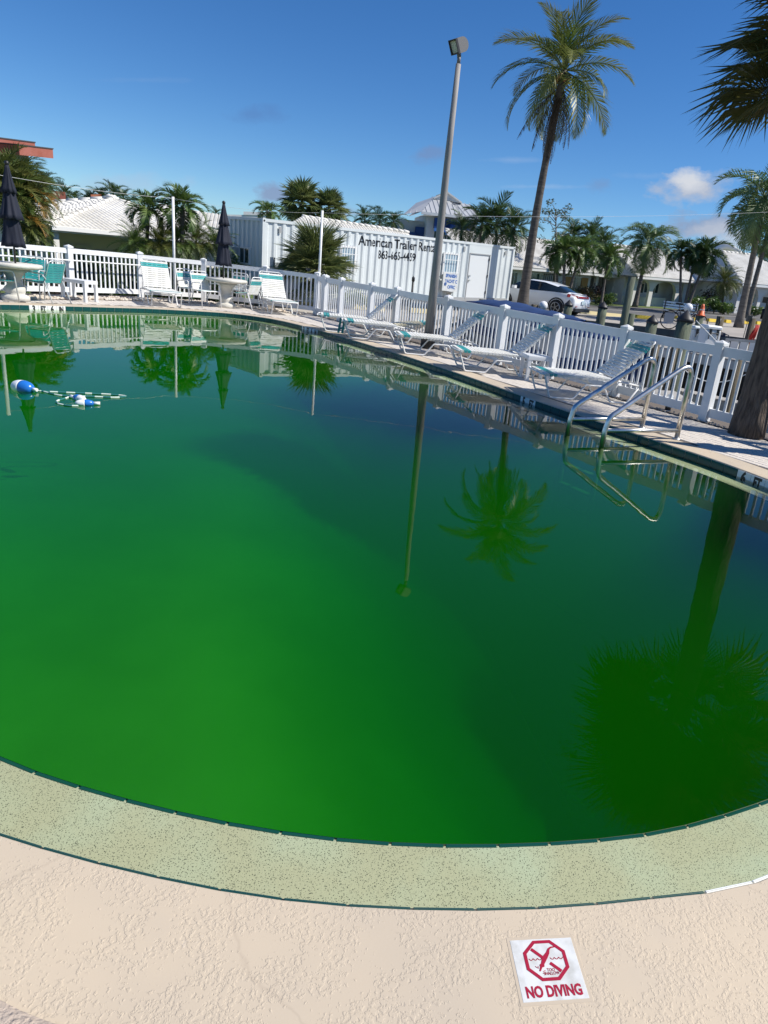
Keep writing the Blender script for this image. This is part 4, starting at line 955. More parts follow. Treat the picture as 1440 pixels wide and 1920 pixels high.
# --- background palms: (kind, px foot, py foot, px crown, py crown, range, frond length m, trunk r, leaf, n, label)
def bg_palm(kind, name, fx, fy, cx_, cy_, D, cr, tr, leaf, n, label, seed, group=None, e=(80, -40), detailed=False, bend=(0, 0), tm=TRUNK):
    c_ = pt(cx_, cy_, D); f_ = pt(fx, fy, D); base = Vector((f_.x, f_.y, gzf(f_.x, f_.y)-.03)); return palm(kind, name, label, base, c_, cr, tr, group, seed, detailed, leaf, int(n*1.45), tm, e, bend)
G1 = 'palms by the white houses across the road'; G2 = 'palms behind the container'; G3 = 'garden palms behind the curved fence'
bg_palm('queen', 'queen_palm', 1385, 612, 1434, 372, 37, 2.6, .165, LG_QUEEN, 16, 'tall queen palm with thick grey trunk by the yellow parking stops', 2, G1, (70, -55), True)
bg_palm('queen', 'queen_palm', 1403, 575, 1446, 412, 52, 2.8, .17, LG_QUEEN, 14, 'slimmer tall queen palm behind the thick trunked one, right edge', 9, G1, (70, -55), True)
bg_palm('queen', 'queen_palm', 1192, 566, 1216, 455, 57, 2.9, .17, LG_QUEEN, 18, 'queen palm with drooping feathery crown between the two arcade houses', 4, G1, (72, -50), True)
bg_palm('xmas', 'christmas_palm', 1062, 545, 1058, 470, 46, 1.75, .12, LG_MID, 13, 'left palm of the stocky pair above the white car', 12, G1, (75, -45))
bg_palm('xmas', 'christmas_palm', 1050, 540, 1044, 475, 47, 1.5, .10, LG_MID, 11, 'short palm leaning beside the left one of the pair above the car', 32, G1, (75, -45))
bg_palm('xmas', 'christmas_palm', 1064, 545, 1090, 468, 47, 1.75, .11, LG_MID, 13, 'right palm of the stocky pair above the white car', 13, G1, (75, -45))
bg_palm('areca', 'areca_palm', 1080, 545, 1075, 445, 66, 2.6, .12, LG_DARK, 17, 'dark feathery palm behind the stocky pair, left side', 14, G1)
bg_palm('areca', 'areca_palm', 1115, 545, 1110, 448, 66, 2.6, .12, LG_DARK, 17, 'dark feathery palm behind the stocky pair, right side', 15, G1)
bg_palm('areca', 'areca_palm', 1135, 548, 1132, 458, 62, 2.2, .12, LG_DARK, 15, 'dark feathery palm just left of the queen palm', 16, G1)
bg_palm('xmas', 'christmas_palm', 1130, 553, 1141, 483, 50, 1.7, .10, LG_MID, 13, 'single palm in front of the dark porch', 17, G1)
bg_palm('xmas', 'christmas_palm', 1278, 572, 1277, 470, 54, 1.6, .11, LG_DARK, 13, 'straight left palm of the three trunk cluster', 18, G1, (78, -55))
bg_palm('xmas', 'christmas_palm', 1284, 573, 1305, 476, 54, 1.7, .11, LG_DARK, 13, 'middle palm of the three trunk cluster', 19, G1, (78, -55))
bg_palm('xmas', 'christmas_palm', 1288, 574, 1326, 478, 54, 1.9, .11, LG_DARK, 14, 'right leaning palm of the three trunk cluster', 20, G1, (78, -55))
bg_palm('date', 'pygmy_date_palm', 1356, 575, 1358, 528, 58, 1.75, .10, LG_YEL, 34, 'round bushy date palm between the arcade house and the thick trunk', 21, G1, (85, -65))
bg_palm('areca', 'areca_palm', 860, 500, 866, 430, 52, 1.7, .12, LG_DARK, 15, 'palm clump right of the light pole, left crown', 22, G2)
bg_palm('areca', 'areca_palm', 895, 500, 904, 420, 50, 2.1, .12, LG_DARK, 17, 'palm clump right of the light pole, tallest crown', 23, G2)
bg_palm('areca', 'areca_palm', 930, 500, 932, 418, 51, 2.6, .12, LG_DARK, 17, 'palm clump right of the light pole, third crown', 24, G2)
bg_palm('areca', 'areca_palm', 960, 500, 964, 428, 50, 2.2, .12, LG_DARK, 15, 'palm clump right of the light pole, rightmost crown', 25, G2)
bg_palm('fan', 'sabal_palm', 565, 470, 566, 382, 46, 1.75, .2, LG_FAN, 34, 'tallest shaggy fan palm above the container roof', 26, G2, (85, -70))
bg_palm('fan', 'sabal_palm', 615, 470, 617, 392, 46, 1.55, .2, LG_FAN, 30, 'dark shaggy fan palm right of the tallest one', 27, G2, (85, -70))
bg_palm('xmas', 'christmas_palm', 503, 470, 502, 397, 44, 1.15, .12, LG_MID, 13, 'small stiff palm above the container corner', 28, G2)
bg_palm('areca', 'areca_palm', 640, 470, 641, 412, 60, 1.2, .1, LG_DARK, 11, 'low palm tuft right of the shaggy fan palms', 41, G2)
bg_palm('areca', 'areca_palm', 684, 470, 684, 412, 62, 1.8, .1, LG_DARK, 13, 'palm above the long white roof, left one', 29, G2)
bg_palm('areca', 'areca_palm', 712, 470, 712, 416, 60, 1.7, .1, LG_DARK, 13, 'palm above the long white roof, middle one', 30, G2)
bg_palm('areca', 'areca_palm', 745, 470, 738, 416, 58, 1.35, .1, LG_DARK, 15, 'palm above the long white roof beside the grey roofed house', 31, G2)
bg_palm('xmas', 'foxtail_palm', 268, 470, 278, 390, 24.5, .88, .075, LG_MID, 13, 'left foxtail palm in front of the white tiled roof', 33, G3, (82, -40))
bg_palm('xmas', 'foxtail_palm', 338, 470, 342, 388, 24.5, 1.0, .085, LG_MID, 15, 'right foxtail palm in front of the white tiled roof', 34, G3, (82, -40))
for k, (x, y, c_) in enumerate(((254, 440, .85), (298, 440, .95), (332, 434, .9), (368, 438, .95), (402, 442, .9))):
    bg_palm('date', 'areca_clump', x, 470, x, y+18, 24.0+.3*k, c_, 0, LG_YEL if k % 2 else LG_MID, 24, ['feathery palm clump at the porch end', 'feathery palm clump below the left foxtail palm', 'feathery palm clump between the foxtail palms', 'feathery palm clump below the right foxtail palm', 'feathery yellowing palm clump behind the second umbrella'][k], 50+k, G3, (85, -35))
for k, (x, y, D, c_, lf) in enumerate(((14, 335, 27, 1.4, LG_YEL), (48, 340, 27.5, 1.05, LG_MID), (8, 360, 26, 1.5, LG_YEL), (60, 370, 26.5, .95, LG_YEL), (25, 390, 26, 1.3, LG_MID), (82, 350, 28, .75, LG_DARK), (48, 425, 25.5, .95, LG_YEL), (62, 440, 26, .75, LG_MID), (-18, 340, 27, 1.4, LG_MID))):
    bg_palm('areca', 'areca_palm', x, 470, x, y, D, c_, .07, lf, 22, ['large areca palm at the left edge, topmost crown left', 'large areca palm at the left edge, topmost crown right', 'areca palm behind the left navy umbrella tip', 'areca palm crown with orange ageing fronds near the porch roof', 'areca palm crown right of the left navy umbrella', 'dark areca crown touching the small red topped wall', 'yellowing areca palm low beside the left navy umbrella', 'low areca palm beside the porch corner', 'areca palm cut by the left edge'][k], 60+k, 'areca palms at the left edge', (84, -30))
c_ = pt(52, 362, 26.3)
of = [to_me('frond', v, LG_ORANGE) for v in feather_set('areca')]
ol = thing('fallen_frond', 'orange ageing frond hanging out of the areca palms', 'frond', c_)
for az, el in ((-.2, .2), (-.5, -.1)): link('leaflets', of[0], ol, (0, 0, 0), rotm(az, el, 0).to_euler(), 1.25)
o2 = thing('fallen_frond', 'lower orange frond bending down beside the porch', 'frond', pt(28, 405, 25.5))
link('leaflets', of[1], o2, (0, 0, 0), rotm(-.1, .1, 0).to_euler(), 1.2)
for k, (x, y, D, c_) in enumerate(((122, 366, 55, 1.3), (141, 374, 56, .9), (168, 376, 54, 1.2), (190, 372, 54, 1.3), (212, 366, 54, 1.4), (232, 372, 55, 1.1), (405, 402, 60, .9), (1425, 480, 72, 1.8), (1445, 470, 72, 2.2))):
    bg_palm('areca', 'palm', x, y+70, x, y, D, c_, .1, LG_DARK, 12, ['small dark palm left of the orange roof', 'smaller dark palm just left of the orange roof', 'first of the palms behind the porch roof ridge, from the left', 'second of the palms behind the porch roof ridge', 'third and tallest palm behind the porch roof ridge', 'fourth of the palms behind the porch roof ridge', 'tiny palm tuft beside the flat white roof', 'distant palm behind the right house roof', 'distant palm at the right edge'][k], 80+k, 'distant palms')
# --- the thin open tree behind the coconut trunk
LEAF = leafm('grey_green_leaf', (.06, .085, .035), (.10, .12, .05))
def leafcloud(b, c, rad, n, ls, rnd):
    for _ in range(n):
        d = Vector((rnd.gauss(0, 1), rnd.gauss(0, 1), rnd.gauss(0, 1))).normalized()*rnd.random()**.45; p = Vector(c)+Vector((d.x*rad[0], d.y*rad[1], d.z*rad[2]))
        a = Vector((rnd.gauss(0, 1), rnd.gauss(0, 1), rnd.gauss(0, .6))).normalized(); q = a.cross(Vector((rnd.gauss(0, 1), rnd.gauss(0, 1), rnd.gauss(0, 1)))).normalized(); l = ls*rnd.uniform(.6, 1.3)
        b.add([p-a*l, p+q*l*.42, p+a*l, p-q*l*.42], [(0, 1, 2, 3)])
rt_ = random.Random(5); f_ = gpt(1040, 545, 56); t = thing('open_tree', 'thin tree with sparse open twigs between coconut trunk and palms', 'tree', f_)
top = pt(1042, 392, 56)-f_; b = MB(); b.tube([(0, 0, 0), (top.x*.4, 0, top.z*.55), (top.x, 0, top.z)], [.12, .08, .02], 7)
cl = MB()
for k in range(18):
    h = rt_.uniform(.55, 1.0); s0 = Vector((top.x*h, 0, top.z*h)); a = rt_.uniform(0, 6.28); l = rt_.uniform(.8, 1.9)*(1.25-h*.6); e = s0+Vector((math.cos(a)*l, math.sin(a)*l, rt_.uniform(.2, .9))); b.tube([s0, (s0+e)/2+Vector((0, 0, .1)), e], [.035, .022, .01], 5)
    leafcloud(cl, e, (.45, .45, .32), 46, .10, rt_)
obj('trunk', b, TRUNK, t); obj('crown', cl, LEAF, t, fix=False)
# ================================================================ SHRUBS AND HEDGES
def shrub(name, label, c, rad, n, ls, m, seed, group=None, cat='shrub'):
    rnd = random.Random(seed); t = thing(name, label, cat, c, 0, group); b = MB()
    for k in range(7):
        a = rnd.uniform(0, 6.28); rr = rnd.uniform(0, .5); leafcloud(b, (math.cos(a)*rad[0]*rr, math.sin(a)*rad[1]*rr, rad[2]*rnd.uniform(.7, 1.2)), (rad[0]*.65, rad[1]*.65, rad[2]*.7), n//7, ls, rnd)
    obj('foliage', b, m, t, fix=False); s = MB()
    for k in range(5): s.tube([(0, 0, 0), (rnd.uniform(-.5, .5)*rad[0], rnd.uniform(-.5, .5)*rad[1], rad[2]*1.2)], .018, 4)
    obj('stem', s, STALK, t); return t
LG_HEDGE = leafm('clipped_hedge_leaf', (.018, .042, .012), (.05, .085, .02), .15); LG_RED = leafm('dark_red_leaf', (.06, .02, .022), (.035, .04, .018)); LG_LIGHT = leafm('bright_green_leaf', (.085, .16, .03), (.13, .19, .04)); LG_RUST = leafm('rusty_flower_bush', (.13, .085, .03), (.05, .08, .02))
def hedge(label, a, b_, h, wdt, n, seed, m=LG_HEDGE):
    rnd = random.Random(seed); a, b_ = Vector(a), Vector(b_); t = thing('hedge', label, 'hedge', a); d = b_-a; L = d.length; u = d.normalized(); nn = Vector((-u.y, u.x, 0)); b = MB()
    for _ in range(n):
        s, v, z = rnd.uniform(0, L), rnd.uniform(-wdt, wdt), rnd.uniform(.02, h); f = rnd.randrange(3)
        if f == 0: z = h+rnd.uniform(-.08, .05)
        elif f == 1: v = wdt*(-1 if rnd.random() < .8 else 1)+rnd.uniform(-.06, .06)
        p = u*s+nn*v+Vector((0, 0, z)); aa = Vector((rnd.gauss(0, 1), rnd.gauss(0, 1), rnd.gauss(0, 1))).normalized(); q = aa.cross(Vector((rnd.gauss(0, 1), rnd.gauss(0, 1), rnd.gauss(0, 1)))).normalized(); l = .055*rnd.uniform(.6, 1.4)
        b.add([p-aa*l, p+q*l*.5, p+aa*l, p-q*l*.5], [(0, 1, 2, 3)])
    obj('foliage', b, m, t, fix=False)
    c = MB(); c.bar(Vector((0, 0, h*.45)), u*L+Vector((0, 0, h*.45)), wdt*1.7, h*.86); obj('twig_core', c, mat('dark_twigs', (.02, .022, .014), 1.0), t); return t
a1, b1 = gpt(168, 560, 22.5), gpt(262, 560, 23.2); hedge('clipped dark green hedge behind the fence beside the white bench', a1, b1, 1.2, .45, 5200, 1)
a1, b1 = gpt(268, 560, 23.3), gpt(440, 565, 24.2); hedge('dark hedge behind the fence between lounger and second table', a1, b1, 1.2, .5, 6500, 2)
p = gpt(86, 540, 21.5); shrub('ti_plant', 'dark red leaved plant behind the fence right of the teal chairs', p, (.35, .35, .55), 380, .12, LG_RED, 3)
p = gpt(110, 540, 21.8); shrub('ti_plant', 'dark red leaved plant behind the fence near its second post', p, (.35, .3, .6), 380, .12, LG_RED, 4)
p = gpt(35, 520, 23); shrub('shrub', 'green shrub behind the fence under the left navy umbrella', p, (.9, .6, .9), 900, .08, LG_MID, 6)
p = gpt(432, 515, 26); shrub('shrub', 'light green shrub between the second umbrella and the container end', p, (.8, .6, 1.1), 1100, .07, LG_LIGHT, 8)
for k, (x, y, D, rd, m, lb) in enumerate(((1094, 566, 50, (1.3, .9, .75), LG_RUST, 'rusty flowering bush right behind the white car'), (1118, 560, 55, (.8, .7, .9), LG_RED, 'dark red bush by the porch'), (1137, 564, 52, (.9, .6, .6), LG_MID, 'spiky green plant by the porch post'), (1092, 548, 56, (.8, .6, .8), LG_RUST, 'round bush below the orange shutter'),
    (1309, 576, 55, (1.0, .8, .7), LG_LIGHT, 'bright green bush right of the three palm trunks'), (1328, 574, 58, (1.0, .8, 1.1), LG_RED, 'dark red bush against the arcade wall'), (1357, 580, 56, (.9, .8, .6), LG_LIGHT, 'low green bush under the bushy date palm'), (1340, 578, 56, (.6, .6, .7), LG_MID, 'green bush left of the bushy date palm foot'), (1408, 585, 56, (1.6, .8, .5), LG_MID, 'low wide bush behind the thick palm trunk'))):
    shrub('shrub', lb, gpt(x, y, D), rd, 620, .11, m, 20+k, 'bushes in front of the houses')
# ================================================================ BUILDINGS
WALLW = mat('white_stucco_wall', (.72, .71, .68), .8, col2=(.64, .63, .60), nscale=1.2, bump=.2, bscale=40)
ROOFW = mat('white_roof_tile', (.74, .72, .67), .7, col2=(.62, .60, .55), nscale=1.1)
TRIM = mat('white_trim_paint', (.75, .75, .74), .5)
GLASS = mat('dark_window_glass', (.03, .05, .05), .05, spec=.8)
GREENG = mat('green_tinted_glass', (.03, .085, .07), .1, spec=.8)
SHADEW = mat('cream_porch_wall', (.72, .70, .66), .85)
DOORM = mat('pale_door_paint', (.62, .62, .60), .5)
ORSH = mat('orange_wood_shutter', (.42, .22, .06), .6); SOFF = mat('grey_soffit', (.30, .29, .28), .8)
def tiled(mb, A, B, C, D, tw=.21, course=.28, h=.05):
    """barrel tiles on the slope A(eave left) B(eave right) C(ridge right) D(ridge left)"""
    A, B, C, D = map(Vector, (A, B, C, D)); u = (B-A); L = u.length; u.normalize(); nrm = u.cross((D+C)/2-(A+B)/2).normalized()
    if nrm.z < 0: nrm = -nrm
    s = nrm.cross(u).normalized()
    if s.z < 0: s = -s
    def co(p): q = p-A; return q.dot(u), q.dot(s)
    pts = [co(p) for p in (A, B, C, D)]
    def vtop(x):
        lo = 0
        (dx, dy), (cx_, cy_) = pts[3], pts[2]
        if dx > 1e-3 and x < dx: return dy*x/dx
        if x < dx: return dy
        if cx_ < L-1e-3 and x > cx_: return cy_*(L-x)/(L-cx_)
        return dy+(cy_-dy)*(x-dx)/max(1e-6, cx_-dx)
    n = max(2, round(L/tw)); tw = L/n
    for i in range(n):
        x = (i+.5)*tw; H = vtop(x)
        if H <= .02: continue
        m = max(1, round(H/course)); c_ = H/m
        for j in range(m):
            y0, y1 = j*c_-.03, (j+1)*c_; V = []
            for y, lift, wd in ((y0, .022, .50), (y1, .0, .44)):
                for k, (a, z) in enumerate(((-1, 0), (-.5, .85), (.5, .85), (1, 0))): V.append(A+u*(x+a*tw*wd)+s*y+nrm*(z*h+lift))
            V += [V[0]-nrm*.03, V[3]-nrm*.03]
            mb.add(V, [(0, 1, 5, 4), (1, 2, 6, 5), (2, 3, 7, 6), (8, 0, 3, 9), (0, 1, 2, 3)])
    mb.add([A-nrm*.02, B-nrm*.02, C-nrm*.02, D-nrm*.02], [(0, 1, 2, 3)])
def roof_obj(parent, quads, m=ROOFW, tw=.21, course=.28, name='roof', ridge=True):
    mb = MB()
    for q in quads: tiled(mb, *q, tw, course)
    o = obj(name, mb, m, parent, fix=False); return o
class Facade:
    """a wall between two ground points; (s, z) on it, v steps back"""
    def __init__(f, a, b): f.a, f.b = Vector(a), Vector(b); f.u = (f.b-f.a); f.L = math.hypot(f.u.x, f.u.y); f.u /= f.L; h = Vector((f.u.x, f.u.y, 0)).normalized(); f.v = Vector((-h.y, h.x, 0)); 
    def p(f, s, z, v=0.0): return f.a+f.u*s+Vector((0, 0, z))+f.v*v
    def s_at(f, px, D=None):
        best = min(np.linspace(-30, 60, 1801), key=lambda s: abs(px_of(f.p(s, 1.2))[0]-px)); return float(best)
def fbox(mb, f, s0, s1, z0, z1, v0, v1):
    P = [f.p(s, z, v) for z in (z0, z1) for v in (v0, v1) for s in (s0, s1)]
    mb.add(P, [(0, 2, 3, 1), (4, 5, 7, 6), (0, 1, 5, 4), (2, 6, 7, 3), (0, 4, 6, 2), (1, 3, 7, 5)])
def part(name, f, parent, m, boxes, label=None):
    b = MB()
    for q in boxes: fbox(b, f, *q)
    o = obj(name, b, m, parent)
    if label: o['label'] = label
    return o
def window(f, parent, s0, s1, z0, z1, v=0.0, m=GLASS, fr=.06, bars=0):
    o = part('window', f, parent, TRIM, [(s0, s1, z1-fr, z1, v-.05, v+.02), (s0, s1, z0, z0+fr, v-.06, v+.02), (s0, s0+fr, z0+fr, z1-fr, v-.05, v+.02), (s1-fr, s1, z0+fr, z1-fr, v-.05, v+.02)])
    part('pane', f, o, m, [(s0+fr, s1-fr, z0+fr, z1-fr, v-.02, v-.005)])
    if bars: part('mullion', f, o, TRIM, [(s0+(s1-s0)*(k+1)/(bars+1)-.02, s0+(s1-s0)*(k+1)/(bars+1)+.02, z0+fr, z1-fr, v-.04, v-.02) for k in range(bars)])
    return o
# --- house A: white tiled hip roof with a porch behind the curved fence
e0 = pt(95, 423, 26.0); e1 = pt(470, 458, 30.5); zc = e0.z
g0 = Vector((e0.x, e0.y, zc-2.35)); g1 = Vector((e1.x, e1.y, e1.z-2.35)); f = Facade(g0, g1)
hA = thing('porch_house', 'low white house with tiled hip roof and shaded porch, left', 'house')
rh = 1.2; dp = 8.0; H = 2.35
ov = .0
q0, q1 = f.p(0, H), f.p(f.L, H); q2, q3 = f.p(f.L, H, dp), f.p(0, H, dp)
r0 = f.p(4.6, H+rh, dp/2); r1 = f.p(f.L-3.8, H+rh, dp/2)
roof_obj(hA, [(q0, q1, r1, r0), (q3, q0, r0, r0), (q1, q2, r1, r1)], tw=.18, course=.27)
b = MB()
for a_, c_ in ((q0, r0), (q3, r0), (r0, r1), (q1, r1)):
    n_k = max(3, int((c_-a_).length/.42))
    for k in range(n_k):
        p_, q_ = a_.lerp(c_, k/n_k), a_.lerp(c_, (k+1.08)/n_k); b.tube([p_+Vector((0, 0, .05)), q_+Vector((0, 0, .035))], [.085, .07], 8)
obj('ridge_tiles', b, ROOFW, hA)
part('fascia', f, hA, TRIM, [(0, f.L, H-.18, H-.02, -.03, .02)]); 
part('gutter', f, hA, TRIM, [(-.03, f.L, H-.12, H+.0, -.14, -.03)])
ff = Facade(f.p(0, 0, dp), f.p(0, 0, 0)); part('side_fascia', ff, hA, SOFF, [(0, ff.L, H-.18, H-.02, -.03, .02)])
part('wall', f, hA, SHADEW, [(.7, f.L-.5, -.6, H-.15, 2.2, dp-.6)], 'porch back wall'); part('porch_bounce_slab', f, hA, mat('pale_bounce_slab', (.55, .53, .49), .8), [(.2, f.L-.4, -.75, -.6, -3.2, 2.2)])  # pale floor slab added and run forward to bounce light into the porch
for bx_ in ((.55, .70, -.6, H-.15, 2.6, dp-.5), (6.2, f.L-.4, -.6, H-.15, .5, 2.2)): part('side_wall', f, hA, WALLW, [bx_])
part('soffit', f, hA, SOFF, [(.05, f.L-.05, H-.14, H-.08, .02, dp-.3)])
sx = f.s_at(113); part('porch_post', f, hA, WALLW, [(sx-.09, sx+.09, -.6, H-.15, .1, .28)]); part('porch_post', f, hA, WALLW, [(.45, .6, -.6, H-.15, 1.4, 1.6)])
dsx = f.s_at(150)+.7; d_ = part('door', f, hA, DOORM, [(dsx, dsx+.95, -.5, 1.75, 2.15, 2.2)]); part('pane', f, d_, GREENG, [(dsx+.2, dsx+.75, .25, 1.62, 2.13, 2.15)])
wsx = f.s_at(205)+.7; window(f, hA, wsx, wsx+.85, .3, 1.6, 2.2, GREENG, bars=1)
t = thing('patio_table', 'dark table standing in the shaded porch', 'table', f.p(dsx-1.4, -.6, 1.3)); 
b = MB(); b.box((0, 0, .8), (1.3, .8, .05)); obj('top', b, DARK, t)
for sx_ in (-.55, .55):
    b = MB(); b.box((sx_, 0, .38), (.06, .6, .78)); obj('leg', b, DARK, t)
# --- house behind it (second white roof, right)
e0, e1 = pt(392, 424, 38), pt(470, 441, 40); f = Facade(Vector((e0.x-3, e0.y, e0.z-2.6)), Vector((e1.x+3, e1.y, e1.z-2.6)))
h2 = thing('tiled_house', 'white tiled roof slope showing between second umbrella and container', 'house')
part('wall', f, h2, WALLW, [(.4, f.L-.4, 0, 2.6, .4, 7)]); roof_obj(h2, [(f.p(0, 2.6), f.p(f.L, 2.6), f.p(f.L-1, 3.3, 4), f.p(0, 3.6, 4))])
# --- flat white roofed building
e0, e1 = pt(412, 402, 60), pt(500, 404, 60); f = Facade(Vector((e0.x, e0.y, e0.z-4)), Vector((e1.x, e1.y, e1.z-4)))
h3 = thing('flat_roof_house', 'building with flat white roof edge above the container end', 'house'); part('wall', f, h3, mat('grey_flat_roof_wall', (.40, .41, .42), .8), [(0, f.L, 0, 3.6, .3, 6)]); part('roof_slab', f, h3, TRIM, [(-.3, f.L+.3, 3.6, 4.0, -.2, 6.2)])  # plain mid grey wall under a white slab
s0 = f.L*.5; part('upper_slab', f, h3, TRIM, [(s0, f.L+.3, 4.0, 4.25, -.25, 6.2)])
# --- red brown condominium at the left edge
REDF = mat('red_brown_fascia', (.30, .085, .055), .8, col2=(.36, .12, .09), nscale=1.0); CONDO = mat('grey_beige_condo_wall', (.36, .34, .31), .85); PINK = mat('salmon_wall', (.36, .17, .12), .8)
def condo(label, x0, y0, x1, y1, D0, D1, hf, hw, ovh, wm=CONDO):
    e0, e1 = pt(x0, y0, D0), pt(x1, y1, D1); f = Facade(Vector((e0.x, e0.y, e0.z-hf-hw)), Vector((e1.x, e1.y, e1.z-hf-hw))); t = thing('condominium', label, 'apartment building')
    part('wall', f, t, wm, [(0, f.L-ovh, 0, hw, ovh, 12)]); part('fascia', f, t, REDF, [(-.2, f.L, hw, hw+hf, 0, 12.5)]); part('roof_edge', f, t, mat('dark_roof_edge', (.06, .05, .05), .7), [(-.25, f.L+.04, hw+hf, hw+hf+.08, -.04, 12.6)])
    return f, t
f, t = condo('red brown condominium block behind the areca palms, upper wing', -130, 243, 65.5, 268, 59, 63, .62, 9, 1.0, PINK)
s_ = f.s_at(45); part('arch_window', f, t, GLASS, [(s_-1.2, s_+.8, 7.4, 8.6, .95, 1.0)]); part('balcony', f, t, PINK, [(s_-2.6, s_+1.6, 6.2, 7.0, .5, 1.0)])
f, t = condo('lower wing of the red brown condominium with grey wall', 40, 273, 99, 280, 60, 62, .62, 8.5, 1.1)
window(f, t, f.L-3.2, f.L-1.8, 5.5, 7.0, 1.1)
e0, e1 = pt(96, 357, 44), pt(120.5, 360, 44); f = Facade(Vector((e0.x, e0.y, e0.z-5)), Vector((e1.x, e1.y, e1.z-5))); t = thing('stair_tower', 'small white tower with red band beside the areca palms', 'tower'); part('wall', f, t, WALLW, [(0, f.L, 0, 4.25, 0, 3)]); part('band', f, t, REDF, [(-.05, f.L+.05, 4.25, 5.0, -.06, 3.1)])
e0, e1 = pt(115, 391, 50), pt(160, 391, 50); f = Facade(Vector((e0.x, e0.y, e0.z-3)), Vector((e1.x, e1.y, e1.z-3))); t = thing('orange_roof_house', 'house with orange clay tiled roof behind the porch house', 'house'); part('wall', f, t, WALLW, [(0, f.L, 0, 3, .3, 5)]); ORT = mat('orange_clay_tile', (.36, .13, .06), .8, col2=(.26, .09, .05), nscale=2)
roof_obj(t, [(f.p(-.4, 3), f.p(f.L+.4, 3), f.p(f.L+.4, 4.0, 3.6), f.p(2.4, 4.0, 3.6))], ORT, .22, .30)
# --- long white roof behind the container
e0, e1 = pt(530, 428, 40), pt(790, 470, 44); f = Facade(Vector((e0.x, e0.y, e0.z-2.6)), Vector((e1.x, e1.y, e1.z-2.6))); t = thing('tiled_house', 'long white tiled roof rising behind the container lettering', 'house')
p2, p3 = pt(766, 437, 46), pt(567, 408, 42.5); part('wall', f, t, WALLW, [(.3, f.L-.3, 0, 2.6, .5, 6)]); roof_obj(t, [(f.p(0, 2.6), f.p(f.L, 2.6), p2, p3)], tw=.20, course=.27)
b = MB(); nk = 18
for k in range(nk): b.tube([p3.lerp(p2, k/nk)+Vector((0, 0, .10)), p3.lerp(p2, (k+1.05)/nk)+Vector((0, 0, .05))], [.10, .085], 8)
obj('ridge_tiles', b, ROOFW, t)
# --- two storey house with grey metal roof
MET = mat('grey_metal_roof', (.50, .51, .52), .45, .15, col2=(.44, .45, .46), nscale=.6); AWN = mat('blue_awning', (.012, .06, .22), .6); AWN2 = mat('bright_blue_awning', (.05, .20, .55), .6)
D = 60; S1 = D/1218
e0, e1 = pt(795, 396, D), pt(905, 402, D+1.0); f = Facade(Vector((e0.x, e0.y, e0.z-5.4)), Vector((e1.x, e1.y, e1.z-5.65))); t = thing('metal_roof_house', 'two storey white house with grey metal roof and blue awnings', 'house')
part('wall', f, t, WALLW, [(.4, f.L-.3, 0, 5.3, .5, 8)]); part('wing_wall', f, t, WALLW, [(-1.9, .4, 0, 4.7, 2.0, 8)])
def seam_roof(parent, quads, step=.42):
    b = MB()
    for A, B, C, D_ in quads:
        A, B, C, D_ = map(Vector, (A, B, C, D_)); nrm = (B-A).cross(D_-A if (D_-A).length > .1 else C-A).normalized(); nrm = nrm if nrm.z > 0 else -nrm
        b.add([A, B, C, D_], [(0, 1, 2, 3)]); L = (B-A).length; n = max(2, int(L/step)); u = (B-A).normalized(); s = nrm.cross(u); s = s if s.z > 0 else -s
        dx, dy, cx_, cy_ = (D_-A).dot(u), (D_-A).dot(s), (C-A).dot(u), (C-A).dot(s)
        for k in range(1, n):
            x = L*k/n; y = dy*x/dx if (x < dx and dx > .01) else (cy_*(L-x)/(L-cx_) if (x > cx_ and cx_ < L-.01) else dy)
            if y > .1: b.bar(A+u*x+nrm*.03, A+u*x+s*y+nrm*.03, .03, .035, nrm)
    return obj('roof', b, MET, parent, fix=False)
zE = 5.35; sL = f.s_at(750)
apex = pt(850, 371, D+5) ; ap2 = pt(812, 377, D+6)
E0, E1 = f.p(-.2, zE, -.2), f.p(f.L*.62, zE, -.2); A0 = f.p(f.L*.33, zE+1.75, 3.0); A1 = f.p(f.L*.55, zE+1.75, 3.0)
seam_roof(t, [(E0, E1, f.p(f.L*.50, zE+1.35, 2.6), f.p(f.L*.22, zE+1.35, 2.6)), (E1, f.p(f.L+.3, zE+.05, .1), f.p(f.L*.9, zE+1.2, 2.8), f.p(f.L*.66, zE+1.3, 3.0)),
              (f.p(sL, zE-.35, .4), E0, f.p(f.L*.22, zE+1.35, 2.6), f.p(f.L*.40, zE+1.9, 4.2)), (f.p(sL, zE-.35, .4), f.p(f.L*.22, zE+1.35, 2.6), f.p(f.L*.42, zE+1.95, 3.4), f.p(sL+1.6, zE+1.0, 4.4)), (E0, f.p(-.2, zE, 8), f.p(f.L*.40, zE+1.85, 5), f.p(f.L*.22, zE+1.35, 2.6)), (E1, f.p(f.L*.66, zE+1.3, 3.0), f.p(f.L*.55, zE+1.6, 4), f.p(f.L*.50, zE+1.35, 2.6))])
ga, gb, gc = f.p(f.L*.22, zE+1.36, 2.5), f.p(f.L*.72, zE+1.25, 2.5), f.p(f.L*.44, zE+2.0, 2.5)
b = MB(); b.add([ga, gb, gc], [(0, 1, 2)]); b.bar(ga, gc, .12, .28, f.v); b.bar(gc, gb, .12, .28, f.v); b.add([ga.lerp(gb, .25)-f.v*.06+Vector((0, 0, .06)), ga.lerp(gb, .7)-f.v*.06+Vector((0, 0, .06)), gc-f.v*.06-Vector((0, 0, .5))], [(0, 1, 2)]); obj('gable', b, WALLW, t, fix=False)
